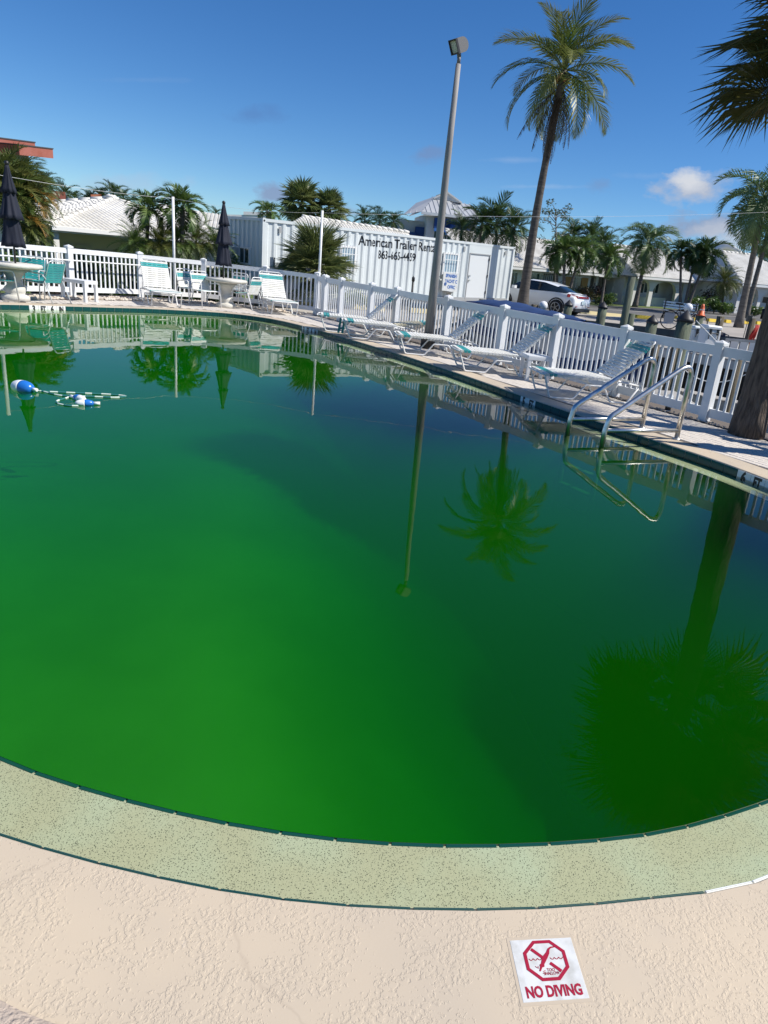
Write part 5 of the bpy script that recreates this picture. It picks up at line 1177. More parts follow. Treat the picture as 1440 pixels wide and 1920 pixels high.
b = MB(); b.add([f.p(f.L*.72, zE+1.25, 2.6), f.p(f.L*.44, zE+2.05, 2.6), f.p(f.L*.40, zE+2.05, 7), f.p(f.L*.72, zE+1.2, 7)], [(0, 1, 2, 3)]); obj('gable_roof', b, MET, t, fix=False)
part('fascia', f, t, TRIM, [(-.25, f.L+.3, zE-.22, zE-.0, -.24, -.14)])
for px_, z0, z1, sv in ((822, 3.0, 4.9, .5), (843, 2.8, 4.7, .5), (866, 2.9, 4.7, .5)):
    s_ = f.s_at(px_); o = window(f, t, s_-.62, s_+.62, z0, z1, sv, GREENG); part('awning', f, o, AWN, [(s_-.7, s_+.7, z1-.75, z1+.1, sv-.55, sv-.1)]); part('awning_valance', f, o, AWN2, [(s_-.7, s_+.7, z1-1.0, z1-.75, sv-.58, sv-.52)])
for px_, z0, z1 in ((791, 2.4, 4.1), (773, 1.9, 3.6)):
    s_ = f.s_at(px_); o = window(f, t, s_-.45, s_+.45, z0, z1, 2.0, GREENG); part('awning', f, o, AWN, [(s_-.6, s_+.6, z1-.75, z1+.1, 1.4, 1.95)])
part('lean_to_roof', f, t, MET, [(-2.6, f.L*.35, .9, 1.0, -.6, 1.6)]); seam_roof(t, [(f.p(-2.4, 1.0, -1.4), f.p(f.L*.45, 1.0, -1.4), f.p(f.L*.3, 2.3, .45), f.p(-1.2, 2.3, .45))])
# --- houses across the road
def road_house(label, xl, yl, xr, yr, D0, D1, H, dep, rise, wallz=(0, None), hipl=2.5, hipr=2.5, eave_over=.5, name='tiled_house', wallm=WALLW, wv=0.0):
    a, b_ = gpt(xl, yl, D0), gpt(xr, yr, D1); f = Facade(a, b_); t = thing(name, label, 'house'); 
    q0, q1, q2, q3 = f.p(-eave_over, H, -eave_over), f.p(f.L+eave_over, H, -eave_over), f.p(f.L+eave_over, H, dep), f.p(-eave_over, H, dep)
    r0, r1 = f.p(hipl, H+rise, dep/2), f.p(f.L-hipr, H+rise, dep/2)
    quads = [(q0, q1, r1, r0)]
    if hipl > .5: quads.append((q3, q0, r0, r0))
    if hipr > .5: quads.append((q1, q2, r1, r1))
    roof_obj(t, quads, tw=.22, course=.27)
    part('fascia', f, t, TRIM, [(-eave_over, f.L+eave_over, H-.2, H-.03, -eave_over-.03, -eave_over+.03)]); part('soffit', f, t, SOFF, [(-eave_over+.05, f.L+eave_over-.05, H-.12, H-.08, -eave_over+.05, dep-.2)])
    b = MB(); nk = max(4, int((r1-r0).length/.5))
    for k in range(nk): b.tube([r0.lerp(r1, k/nk)+Vector((0, 0, .10)), r0.lerp(r1, (k+1.05)/nk)+Vector((0, 0, .05))], [.10, .085], 7)
    obj('ridge_tiles', b, ROOFW, t)
    if wv is not None: part('wall', f, t, wallm, [(.1, f.L-.1, -.3, H-.1, wv+.2, dep-.3)])
    return f, t
# house with orange shutters, partly behind container
f, t = road_house('white tiled house with orange shutters behind the white car', 872, 548, 1105, 565, 52, 60, 2.45, 9, 2.3, hipl=.3, hipr=1.0)
for px_, w2, kind in ((952, .42, 's'), (965, .35, 'w'), (1003, .8, 'g'), (1064, .42, 's'), (1080, .75, 'w'), (1097, .36, 's'), (1036, .55, 'd')):
    s_ = f.s_at(px_)
    if kind == 's': part('shutter', f, t, ORSH, [(s_-w2, s_+w2, .55, 2.0, .12, .19)])
    elif kind == 'w': window(f, t, s_-w2, s_+w2, .6, 2.05, .2, GREENG, bars=1)
    elif kind == 'g': window(f, t, s_-w2, s_+w2, .2, 2.1, .2, GREENG, .05)
    else: part('door_screen', f, t, mat('black_iron_screen', (.03, .03, .03), .5), [(s_-w2-.5+.2*k, s_-w2-.46+.2*k, 0, 2.1, .02, .06) for k in range(8)]+[(s_-w2-.5, s_+w2+.35, 2.06, 2.1, .02, .06)])
s_ = f.s_at(1025); part('house_number_plaque', f, t, mat('bronze_plaque', (.10, .08, .06), .5), [(s_-.4, s_+.4, 1.35, 1.6, .14, .19)])
# middle house: carport porch and arcade
f, t = road_house('white tiled house with shaded porch behind the single palm', 1110, 562, 1190, 569, 60.5, 64, 2.4, 9, 2.3, hipl=.6, hipr=.6, wv=1.8, wallm=SHADEW)
for px_ in (1117, 1150, 1172, 1183):
    s_ = f.s_at(px_); part('porch_post', f, t, WALLW, [(s_-.12, s_+.12, -.2, 2.3, .0, .24)])
s_ = f.s_at(1165)+.6; window(f, t, s_-.5, s_+.5, .9, 2.1, 2.0)
s_ = f.s_at(1122); part('door', f, t, mat('grey_door', (.26, .25, .24), .6), [(s_-.1, s_+1.0, -.1, 2.0, 1.93, 1.98)])
f, t = road_house('white arcade house with arched openings behind the bicycle', 1186, 569, 1300, 578, 60, 66, 2.45, 9, 2.4, hipl=.6, hipr=.8, wv=1.3)
def arch_wall(f, parent, piers, z1, v0, v1, r):
    """wall pieces with arched heads between the piers (list of (s0, s1) solid spans)"""
    b = MB()
    for s0, s1 in piers: fbox(b, f, s0, s1, -.3, z1, v0, v1)
    for (a, b0), (c, d) in zip(piers[:-1], piers[1:]):
        n = 8; w_ = c-b0; top = [];
        for k in range(n):
            x0, x1 = b0+w_*k/n, b0+w_*(k+1)/n; u0, u1 = 2*(k/n)-1, 2*((k+1)/n)-1
            y0, y1 = z1-.15-r*(1-math.sqrt(max(0, 1-u0*u0))), z1-.15-r*(1-math.sqrt(max(0, 1-u1*u1)))
            P = [f.p(x0, y0, v0), f.p(x1, y1, v0), f.p(x1, z1, v0), f.p(x0, z1, v0), f.p(x0, y0, v1), f.p(x1, y1, v1), f.p(x1, z1, v1), f.p(x0, z1, v1)]
            b.add(P, [(0, 1, 2, 3), (4, 7, 6, 5), (0, 4, 5, 1)])
    return obj('arcade', b, WALLW, parent, fix=False)
ss = [f.s_at(x) for x in (1190, 1216, 1221, 1226, 1258, 1270, 1276, 1283, 1296)]
arch_wall(f, t, [(ss[0]-.6, ss[0]+.25), (ss[2]-.25, ss[2]+.2), (ss[5]-.25, ss[5]+.25), (ss[7]-.2, ss[7]+.25), (f.L-.3, f.L)], 2.3, .0, .28, .75)
for px_, w2, z0, z1 in ((1222, .25, 1.0, 1.9), (1236, .75, 1.05, 2.0), (1248, .35, 1.05, 2.0), (1289, .45, .9, 2.0)):
    s_ = f.s_at(px_)+.3; window(f, t, s_-w2, s_+w2, z0, z1, 1.5, GLASS)
part('low_wall', f, t, WALLW, [(ss[0]-.3, ss[5]-.3, -.2, .75, .9, 1.1)])
f, t = road_house('white tiled house set back behind the bushy date palm', 1300, 578, 1372, 582, 67, 70, 2.5, 8, 2.1, hipl=.6, hipr=.8, wv=.6)
for px_, m_ in ((1311, GLASS), (1328, mat('red_shutter', (.16, .04, .035), .6))):
    s_ = f.s_at(px_); window(f, t, s_-.4, s_+.4, .7, 2.1, .8, m_)
f, t = road_house('right house with arch, green shutter and white tiled roof', 1380, 583, 1500, 592, 62, 68, 2.45, 9, 2.5, hipl=1.4, hipr=2.5, wv=1.6)
sa, sb, sc_ = f.s_at(1386), f.s_at(1424), f.s_at(1440)
arch_wall(f, t, [(-.2, sa+.1), (sb-.18, sb+.18), (f.L-.3, f.L)], 2.35, .0, .3, .8)
s_ = f.s_at(1416)+.2; part('shutter', f, t, mat('green_shutter', (.02, .16, .12), .6), [(s_-.25, s_+.2, .8, 2.0, 1.68, 1.78)])
s_ = f.s_at(1434)+.3; window(f, t, s_-.5, s_+.5, .8, 2.0, 1.8)
# white curved canopy roof
c0, c1 = pt(1341, 469, 75), pt(1394, 481, 75); t = thing('curved_canopy', 'white curved canopy roof tip above the tiled houses', 'roof')
b = MB(); d = (c1-c0); n = 14; V = []
for k in range(n+1):
    u = k/n; p = c0+d*u; z = 1.05*math.sin(min(1, u*1.9)*math.pi*.5)*(1-u)**.4*1.0+.12*(1-u); th = .50*(1-u)+.18
    for dy, dz in ((0, z), (0, z-th), (5, z-th-.2), (5, z)): V.append(p+Vector((0, dy, dz)))
F = []
for k in range(n):
    for j in range(4): F.append((4*k+j, 4*k+(j+1) % 4, 4*k+4+(j+1) % 4, 4*k+4+j))
b.add(V, F, True); obj('shell', b, TRIM, t); b = MB(); p = c0.lerp(c1, .15); b.box((p.x, p.y+2.5, p.z-3.5), (.6, .6, 6)); obj('support', b, TRIM, t)
# ================================================================ SHIPPING CONTAINER OFFICE
BXW = mat('white_container_paint', (.66, .70, .70), .45, col2=(.58, .62, .62), nscale=.9, contrast=(.3, .75))
RUST = mat('rusty_grey_edge', (.34, .35, .35), .6)
cl_, cr_ = pt(492, 409, 25.0), pt(966, 463.5, 34.0); HC = 2.60
a_ = Vector((cl_.x, cl_.y, cl_.z-HC)); b_ = Vector((cr_.x, cr_.y, cr_.z-HC)); f = Facade(a_, b_); L = f.L; W_ = 2.44
ct = thing('shipping_container', 'long white corrugated container office with black lettering', 'container')
def corrug(name, fa, s0, s1, z0, z1, pitch, dep, m, parent, skip=()):
    b = MB(); n = max(1, round((s1-s0)/pitch)); pitch = (s1-s0)/n; prof = []
    for k in range(n):
        x = s0+k*pitch; prof += [(x, 0), (x+pitch*.26, 0), (x+pitch*.42, dep), (x+pitch*.80, dep), (x+pitch*.98, 0)]
    prof.append((s1, 0)); V = [fa.p(x, z0, v) for x, v in prof]+[fa.p(x, z1, v) for x, v in prof]; k = len(prof)
    b.add(V, [(i, i+1, k+i+1, k+i) for i in range(k-1)]); o = obj(name, b, m, parent, fix=False); return o
sd0, sd1 = f.s_at(877), f.s_at(914)
corrug('front_wall', f, .12, sd0-.08, .16, HC-.10, .36, .045, BXW, ct); corrug('front_wall', f, sd1+.08, L-.12, .16, HC-.10, .36, .045, BXW, ct)
part('front_wall', f, ct, BXW, [(sd0-.08, sd0, .16, HC-.10, -.01, .05), (sd1, sd1+.08, .16, HC-.10, -.01, .05), (sd0, sd1, 2.12, HC-.10, -.01, .05)])
fe = Facade(f.p(0, 0, W_), f.p(0, 0, 0)); corrug('end_wall', fe, .12, W_-.12, .16, HC-.10, .30, .045, BXW, ct)
fe2 = Facade(f.p(L, 0, 0), f.p(L, 0, W_)); corrug('end_wall', fe2, .12, W_-.12, .16, HC-.10, .30, .045, BXW, ct)
part('back_wall', f, ct, BXW, [(.1, L-.1, .1, HC-.1, W_-.06, W_-.02)])
part('roof_sheet', f, ct, BXW, [(.06, L-.06, HC-.07, HC-.03, .02, W_-.02)])
part('top_rail', f, ct, BXW, [(.12, L-.12, HC-.10, HC, -.02, .05)]); part('bottom_rail', f, ct, RUST, [(.12, L-.12, 0, .16, -.02, .06)])
part('top_rail', fe, ct, BXW, [(.12, W_-.12, HC-.10, HC, -.02, .05)]); part('bottom_rail', fe, ct, RUST, [(.12, W_-.12, 0, .16, -.02, .06)])
for s0, v0 in ((0, -.03), (L-.12, -.03), (0, W_-.12), (L-.12, W_-.12)): 
    o = part('corner_post', f, ct, BXW, [(s0, s0+.12, .0, HC+.01, v0, v0+.15)])
b = MB()
for s0 in (.06, L-.06):
    p = f.p(s0, HC-.07, -.036); b.add([p+f.u*(.035*math.cos(q))+Vector((0, 0, .035*math.sin(q))) for q in np.linspace(0, 6.28, 9)[:-1]], [tuple(range(8))])
obj('corner_casting_hole', b, DARK, ct, fix=False)
for bx_ in ((.2, .7, -1.2, 0, .2, .8), (L-.9, L-.4, -.6, 0, .2, .8), (L*.5, L*.5+.5, -1, 0, .2, .8)): part('support_block', f, ct, CONCW, [bx_])
d_ = part('door', f, ct, mat('white_steel_door', (.66, .68, .68), .4), [(sd0+.03, sd1-.03, .10, 2.10, .01, .05)]); part('door_frame', f, d_, RUST, [(sd0-.02, sd0+.03, .1, 2.13, -.03, .02), (sd1-.03, sd1+.02, .1, 2.13, -.03, .02), (sd0-.02, sd1+.02, 2.10, 2.14, -.03, .02)])
for z in (.9, 1.1): part('door_handle', f, d_, STEEL, [(sd0+.10, sd0+.17, z, z+.06, -.06, .01)])
for z in (.35, 1.1, 1.85): part('hinge', f, d_, DARK, [(sd1-.05, sd1-.01, z, z+.12, -.035, .012)])
def barred(s0, s1, z0, z1):
    o = window(f, ct, s0, s1, z0, z1, -.01, mat('frosted_container_pane', (.42, .55, .62), .3)); part('window_bars', f, o, TRIM, [(s0+(s1-s0)*k/6-.012, s0+(s1-s0)*k/6+.012, z0-.05, z1+.05, -.16, -.135) for k in range(7)]+[(s0-.03, s1+.03, z, z+.025, -.165, -.14) for z in (z0+.12, z1-.3)]); return o
sw0, sw1 = f.s_at(828), f.s_at(856); barred(sw0, sw1, 1.10, 2.05); s2_, s3_ = f.s_at(636), f.s_at(664); barred(s2_, s3_, 1.05, 1.95)
for px_ in (865, 942, 523):
    s_ = f.s_at(px_); part('lashing_lug', f, ct, RUST, [(s_-.05, s_+.05, HC-.42, HC-.22, -.03, .0)])
fac = -f.v
for s_, pxl, pxr, zc, sz in (('American Trailer Rentals', 671, 822, HC-.42, .50), ('863-665-4459', 708, 777, HC-.88, .45)):
    sl, sr = f.s_at(pxl), f.s_at(pxr); me = text_mesh(s_, sz, LETTER, .002, .007, 1.0); xs_ = [v.co.x for v in me.vertices]; me.transform(Matrix.Diagonal(((sr-sl)/(max(xs_)-min(xs_)), 1, 1, 1)))
    bm = bmesh.new(); bm.from_mesh(me); mid = (sl+sr)/2; s0_, s1_ = .12, sd0-.08; nr_ = max(1, round((s1_-s0_)/.36)); pi_ = (s1_-s0_)/nr_
    for k in range(nr_):
        for o_ in (0, .26, .42, .80, .98):
            x_ = s0_+(k+o_)*pi_-mid
            if abs(x_) < (sr-sl)/2+.1: bmesh.ops.bisect_plane(bm, geom=bm.verts[:]+bm.edges[:]+bm.faces[:], plane_co=(x_, 0, 0), plane_no=(1, 0, 0))
    for v in bm.verts: q_ = ((v.co.x+mid-s0_)/pi_) % 1.0; v.co.z += -float(np.interp(q_, (0, .26, .42, .80, .98, 1), (0, 0, .045, .045, 0, 0)))
    bm.to_mesh(me); bm.free(); link('lettering', me, ct, f.p(mid, zc, -.005), frame_rot(f.u, fac))
# end wall fittings
o = window(fe, ct, W_-1.5, W_-.75, 1.0, 1.6, -.01, GLASS, bars=1)
part('air_conditioner', fe, ct, mat('grey_unit', (.45, .46, .46), .5), [(W_-1.9, W_-1.5, 1.05, 1.55, -.30, -.01)])
# yacht club sign hung under the window
ps = f.p(f.s_at(839.5), .82, -.22); t = thing('yacht_club_sign', 'white sign with blue lettering hung below the barred container window', 'sign', ps, math.atan2(f.u.y, f.u.x))
sgw, sgh = (f.s_at(853)-f.s_at(825)), .78
b = MB(); b.box((0, 0, 0), (sgw, .03, sgh)); obj('panel', b, SIGNW, t)
BLUEL = mat('blue_sign_lettering', (.02, .12, .42), .5)
for s_, z, x, sz in (('SPANISH', .26, .02, .20), ('YACHT C', .03, .08, .20), ('OFFIC', -.22, .16, .20)):
    me = text_mesh(s_, sz, BLUEL, .002, .006, .9); link('lettering', me, t, (x*.5, -.019, z), (R(90), 0, 0))
b = MB(); b.tube([(-sgw*.33+.06*math.cos(q), -.02, -.10+.06*math.sin(q)) for q in np.linspace(0, 6.28, 15)[:-1]], .014, 5, closed=True); b.tube([(-sgw*.33+.024*math.cos(q), -.02, -.10+.024*math.sin(q)) for q in np.linspace(0, 6.28, 9)[:-1]], .012, 5, closed=True); obj('emblem', b, BLUEL, t)
b = MB(); b.lathe([(.01, -.72), (.16, -.46), (.26, -.42), (.26, -.40)], 4); obj('planter_point', b, RUST, t); b = MB(); b.tube([(0, .06, -1.4), (0, .06, .35)], .025, 6); obj('post', b, RUST, t)
# equipment and stand left of the bushy fan palm
q = pt(512, 497, 23.2); t = thing('pool_equipment_shelter', 'grey white slanted equipment cover behind the fence corner', 'equipment', (q.x, q.y, 0), R(-12))
b = MB(); b.box((1.0, .3, 1.12), (2.0, .9, .05), Matrix.Rotation(R(10), 3, 'X')); obj('lid', b, mat('worn_grey_board', (.52, .53, .53), .7, col2=(.40, .41, .41), nscale=3), t)
for c_, z_ in (((-.08, .1, .70), (.12, .12, 1.45)), ((.55, .1, .55), (.12, .12, 1.0)), ((1.9, .3, .5), (.1, .1, 1.0))): b = MB(); b.box(c_, z_); obj('post', b, MATS['worn_grey_board'], t)
b = MB(); b.tube([(.35+.16*math.cos(a), -.1, .88+.16*math.sin(a)) for a in np.linspace(0, 6.28, 17)[:-1]], .03, 6, closed=True); b.box((.75, 0, .55), (.5, .35, .7)); obj('pump_housing', b, mat('grey_pump', (.30, .31, .32), .5), t)
t = thing('fire_post', 'slim black post standing between the light pole and container lettering', 'post', gpt(768, 600, 22.5)); b = MB(); b.tube([(0, 0, 0), (0, 0, 1.35)], .035, 8); b.lathe([(.05, 1.3), (.05, 1.42), (.01, 1.46)], 8); obj('post', b, DARK, t)
# ================================================================ LOT, DOCK AND BOATS
YEL = mat('yellow_painted_concrete', (.72, .50, .02), .7, col2=(.60, .42, .03), nscale=4); YEL2 = mat('faded_yellow_concrete', (.60, .50, .26), .8)
def stop(xa, xb, y, label, m=YEL):
    a, b_ = gv(ong(xa, y)), gv(ong(xb, y+(xb-xa)*.035)); d = (b_-a); L = d.length; t = thing('parking_stop', label, 'parking stop', (a+b_)/2, math.atan2(d.y, d.x), 'yellow parking stops along the road')
    b = MB(); h = .17; w_ = .13; V = [(-L/2, -w_, 0), (L/2, -w_, 0), (L/2, w_, 0), (-L/2, w_, 0), (-L/2+.03, -w_*.6, h), (L/2-.03, -w_*.6, h), (L/2-.03, w_*.6, h), (-L/2+.03, w_*.6, h)]
    b.add(V, [(0, 3, 2, 1), (4, 5, 6, 7), (0, 1, 5, 4), (1, 2, 6, 5), (2, 3, 7, 6), (3, 0, 4, 7)]); obj('concrete_block', b, m, t)
stop(1191, 1220, 597, 'yellow parking stop left of the bicycle'); stop(1266, 1305, 599, 'yellow parking stop behind the bicycle wheel'); stop(1326, 1352, 603.5, 'yellow parking stop right of the traffic cone'); stop(1358, 1368, 605, 'short end of yellow parking stop left of the thick palm trunk'); stop(1385, 1403, 606.5, 'yellow parking stop right of the thick palm trunk'); stop(1416, 1426, 608, 'yellow parking stop by the red netting')
stop(1085, 1170, 590, 'pale yellow parking stop behind the boat cover', YEL2)
stop(660, 720, 580, 'faded yellow parking stop seen through the fence, left one', YEL2); stop(765, 815, 586, 'faded yellow parking stop seen through the fence beside the light pole', YEL2); stop(560, 585, 574, 'faded yellow parking stop seen through the fence corner', YEL2)
# --- car: white hatchback sedan seen from behind
CARW = mat('white_car_paint', (.74, .76, .78), .15, spec=.6); RUB = mat('tyre_rubber', (.018, .018, .018), .85); TAIL = mat('red_tail_lamp', (.28, .008, .012), .15); CHR = mat('alloy_rim', (.45, .46, .48), .3, .9); CG = mat('car_glass', (.012, .018, .02), .03, spec=.9); SIL = mat('plate_blue_white', (.45, .55, .58), .5)
def car():
    base = gv(ong(1008, 584.5)); t = thing('white_car', 'white hatchback sedan parked beyond the boats, seen from behind', 'car', base, R(146))
    # x forward, y left; stations of (x, half width at belt, z list)
    st = [(-2.20, .78, .42, .70, .80, .80), (-2.12, .86, .30, .78, .92, .93), (-1.75, .90, .24, .82, .98, 1.04), (-1.2, .92, .22, .84, .99, 1.27), (-.5, .92, .20, .83, .97, 1.40), (.2, .92, .20, .81, .95, 1.42), (.8, .91, .20, .78, .93, 1.30), (1.35, .90, .21, .72, .90, .99), (1.9, .86, .25, .62, .80, .84), (2.25, .74, .34, .52, .66, .68), (2.34, .55, .42, .48, .55, .56)]
    V = []; K = 12
    for x, w_, zb, zm, zs, zt in st:
        gw = w_*(.70 if zt > zs+.12 else .86)
        V += [(x, -w_*.80, zb), (x, -w_*.97, zb+.10), (x, -w_, zm), (x, -w_*.955, zs), (x, -gw, zt-.05), (x, -gw*.75, zt), (x, gw*.75, zt), (x, gw, zt-.05), (x, w_*.955, zs), (x, w_, zm), (x, w_*.97, zb+.10), (x, w_*.80, zb)]
    F = []; G = []
    for i in range(len(st)-1):
        for j in range(K-1):
            q = (i*K+j, i*K+j+1, (i+1)*K+j+1, (i+1)*K+j)
            side = j in (3, 7); roofj = j in (4, 5, 6)
            hi = st[i][5]-st[i][4] > .12 or st[i+1][5]-st[i+1][4] > .12
            glass = (side and hi and 2 <= i <= 6) or (roofj and i in (2,)) or (roofj and i == 6) or (roofj and i == 1 and False)
            (G if glass else F).append(q)
        F.append((i*K+K-1, i*K, (i+1)*K, (i+1)*K+K-1))
    F.append(tuple(range(K))); F.append(tuple(reversed(range((len(st)-1)*K, len(st)*K))))
    b = MB(); b.add(V, F, True); body = obj('body', b, CARW, t); 
    b = MB(); b.add(V, G, True); obj('windows', b, CG, t)
    for s in (-1, 1):
        b = MB(); b.box((-.35, s*.80, 1.17), (.07, .04, .36), Matrix.Rotation(R(12*s), 3, 'X')); obj('window_pillar', b, DARK, t)
        b = MB(); b.box((.85, s*1.0, 1.0), (.16, .20, .13)); obj('wing_mirror', b, CARW, t)
        for x in (-.55, .45):
            b = MB(); b.box((x+.28, s*.925, .86), (.2, .02, .03)); obj('door_handle', b, CARW, t)
        b = MB(); b.bar((-2.16, s*.50, .86), (-1.86, s*.915, .92), .10, .13); obj('tail_light', b, TAIL, t)
        b = MB(); b.box((-2.225, s*.62, .48), (.02, .18, .03)); obj('reflector', b, TAIL, t)
        for x in (-1.36, 1.36):
            w_ = MB(); w_.lathe([(.22, -.11), (.325, -.10), (.345, -.06), (.345, .06), (.325, .10), (.22, .11)], 20); me = w_.mesh('wheel', RUB); me.transform(Matrix.Rotation(R(90), 4, 'X')); wl = link('wheel', me, t, (x, s*.84, .345))
            r_ = MB()
            for k in range(5): a = k*1.2566; r_.bar((0, s*.115, 0), (.21*math.cos(a), s*.115, .21*math.sin(a)), .03, .055, (0, 1, 0))
            r_.tube([(.215*math.cos(a), s*.11, .215*math.sin(a)) for a in np.linspace(0, 6.283, 17)[:-1]], .018, 5, closed=True); obj('rim', r_, CHR, wl)
            a_ = MB(); a_.tube([(x+.40*math.cos(a), s*.905, .345+.40*math.sin(a)) for a in np.linspace(0, math.pi, 12)], .035, 6); obj('wheel_arch', a_, DARK, t)
    b = MB(); b.box((-2.20, 0, .33), (.12, 1.45, .14)); obj('bumper_skirt', b, DARK, t)
    b = MB(); b.bar((-2.215, -.5, .885), (-2.215, .5, .885), .03, .07); obj('tail_strip', b, TAIL, t)
    b = MB(); b.box((-2.235, 0, .66), (.02, .32, .16)); obj('licence_plate', b, SIL, t)
    b = MB(); b.bar((-1.95, -.62, 1.0), (-1.95, .62, 1.0), .18, .02); obj('spoiler_lip', b, CARW, t)
    b = MB(); b.tube([(-.9, 0, 1.38), (-1.02, 0, 1.50)], .012, 5); obj('aerial', b, DARK, t)
    t.scale = (1.13, 1.13, 1.13)
car()
# --- pilings
PIL = mat('weathered_green_piling', (.13, .155, .105), .9, col2=(.075, .085, .06), nscale=5, stretch=(3, 3, .35), bump=.7, bscale=16, bdist=.02); PILB = mat('brown_piling', (.15, .12, .08), .9, col2=(.08, .07, .045), nscale=5, stretch=(3, 3, .35), bump=.7, bscale=16, bdist=.02)
CAPB = mat('black_piling_cap', (.018, .018, .02), .5)
def piling(px, ytop, D, wpx, label, cap, m=PIL, lean=0.0):
    tp = pt(px, ytop, D); r = wpx/2*D/CF; t = thing('piling', label, 'piling', (tp.x, tp.y, CW-.6), 0, 'dock pilings'); h = tp.z-(CW-.6)
    hc = r*1.15 if cap else 0
    b = MB(); b.tube([(0, 0, 0), (lean*.5, 0, (h-hc)*.5), (lean, 0, h-hc)], [r*1.04, r, r*.97], 16); obj('shaft', b, m, t)
    if cap: b = MB(); b.lathe([(r*1.06, h-hc-r*.30), (r*1.08, h-hc), (r*1.0, h-hc+.02), (.01, h)], 18, (lean, 0, 0)); obj('cone_cap', b, CAPB, t)
    return t
piling(1132.5, 565, 27, 16.5, 'piling with black cone cap behind the blue boat cover', True)
piling(1068, 562, 27, 15, 'low piling with black cone cap and silver band in front of the car', True)
piling(1226, 590, 17.5, 20, 'green piling with black cone cap left of the bicycle wheel', True)
piling(1289, 581.5, 14.5, 27, 'thickest green piling with black cone cap under the white globe', True)
piling(1442, 612, 13.5, 27, 'grey piling with black cone cap beside the sabal trunk', True)
piling(1185.5, 519, 22, 13, 'tallest bare green piling without cap beside the boat cover', False)
piling(1185, 588, 23, 12, 'short bare piling beside the tallest one', False)
piling(1313.5, 592, 19, 12.5, 'bare green piling carrying the traffic cone', False)
piling(1352, 593, 18, 13, 'bare piling with dark rope tied round it', False, PILB)
piling(1412, 597, 18, 11, 'slim bare piling with small box on its top', False, PILB)
piling(945, 569, 27, 15, 'low bare piling just right of the container', False)
piling(1003, 571, 27, 13, 'dark low piling left of the white globe before the car', False, PILB)
for k, (x, y, D, w_) in enumerate(((1232, 640, 13.0, 13), (1268, 640, 14, 12), (1160, 640, 15.5, 12), (1390, 660, 12, 12))):
    piling(x, y, D, w_, ['brown piling low behind the fence under the green capped one', 'piling low behind the fence right of the ladder top', 'brown piling low behind the nearest lounger back', 'piling low behind the fence near the sabal trunk'][k], False, PILB)
GLB = mat('white_globe', (.80, .80, .80), .3)
def globe(px, py, D, rpx, label):
    p = pt(px, py, D); r = rpx*D/CF; t = thing('globe_lamp', label, 'globe lamp', p, 0, 'white globe lamps on the dock'); b = MB(); b.lathe([(r*math.sin(a), -r*math.cos(a)) for a in np.linspace(.05, 3.09, 15)], 20); obj('globe', b, GLB, t); b = MB(); b.lathe([(r*.5, -r*1.25), (r*.55, -r*.9), (.3*r, -r*.8)], 12); b.tube([(0, 0, -r*1.2), (0, 0, -r*1.2-1.2)], .05, 8); obj('stand', b, TRIM, t)
globe(1018.5, 573, 27, 8, 'white globe lamp in front of the car wheel'); globe(1290.5, 577, 20, 7.5, 'white globe lamp behind the thickest capped piling')
ORC = mat('orange_cone_plastic', (.75, .13, .03), .5)
p = pt(1314, 592, 19); t = thing('traffic_cone', 'orange traffic cone standing on top of a piling', 'traffic cone', p)
b = MB(); b.lathe([(.115, 0), (.115, .02), (.085, .025), (.045, .24), (.03, .30)], 14); obj('cone', b, ORC, t); b = MB(); b.lathe([(.064, .14), (.052, .20), (.050, .20)], 14); obj('reflective_band', b, TRIM, t)
b = MB(); b.tube([(0, .0, .30), (.03, 0, .22), (.06, 0, .10)], .02, 6); obj('white_rag', b, CORD, t)
p = pt(1405, 596, 18); t = thing('junction_box', 'small grey brown box on the slim piling top', 'box', p); b = MB(); b.box((0, 0, -.02), (.11, .09, .15)); obj('housing', b, mat('grey_brown_box', (.11, .10, .08), .7), t); b = MB(); b.tube([(-.02, 0, -.1), (-.03, 0, -.5)], .008, 5); obj('conduit', b, DARK, t)
REDN = mat('red_netting', (.55, .03, .02), .7)
p0 = pt(1419, 611, 17.8); t = thing('red_net', 'bright red netting hanging beside the slim piling', 'net', p0); b = MB(); rr = random.Random(3)
for k in range(14): b.tube([(rr.uniform(-.03, .07), 0, .02), (rr.uniform(-.06, .06)-.04, rr.uniform(-.03, .03), -.25), (rr.uniform(-.1, .06)-.06, rr.uniform(-.03, .03), -.42-rr.uniform(0, .1))], .012, 5)
obj('netting', b, REDN, t)
# ropes tied on pilings
ROPEB = mat('dark_blue_rope', (.02, .03, .06), .8)
p = pt(1351, 627, 17.9); t = thing('mooring_rope', 'dark rope coiled round the bare piling', 'rope', p); b = MB()
for k in range(3): b.tube([(.11*math.cos(a), .11*math.sin(a), .03*k-.03+.012*math.sin(a)) for a in np.linspace(0, 6.283, 15)[:-1]], .014, 5, closed=True)
obj('coil', b, ROPEB, t); b = MB(); b.tube([(.1, -.02, .02), (.2, -.02, .0), (.22, -.02, -.12)], .014, 5); obj('tail', b, ROPEB, t)
wire(pt(1305, 601, 14.4), pt(1372, 670, 14.2), .0, .010, 'pale mooring line slanting down from the thickest capped piling', CORD, 'mooring_line', 'rope')
wire(pt(1283, 693, 13), pt(1420, 690, 13), .25, .010, 'pale mooring line sagging behind the fence near the sabal trunk', CORD, 'mooring_line', 'rope')
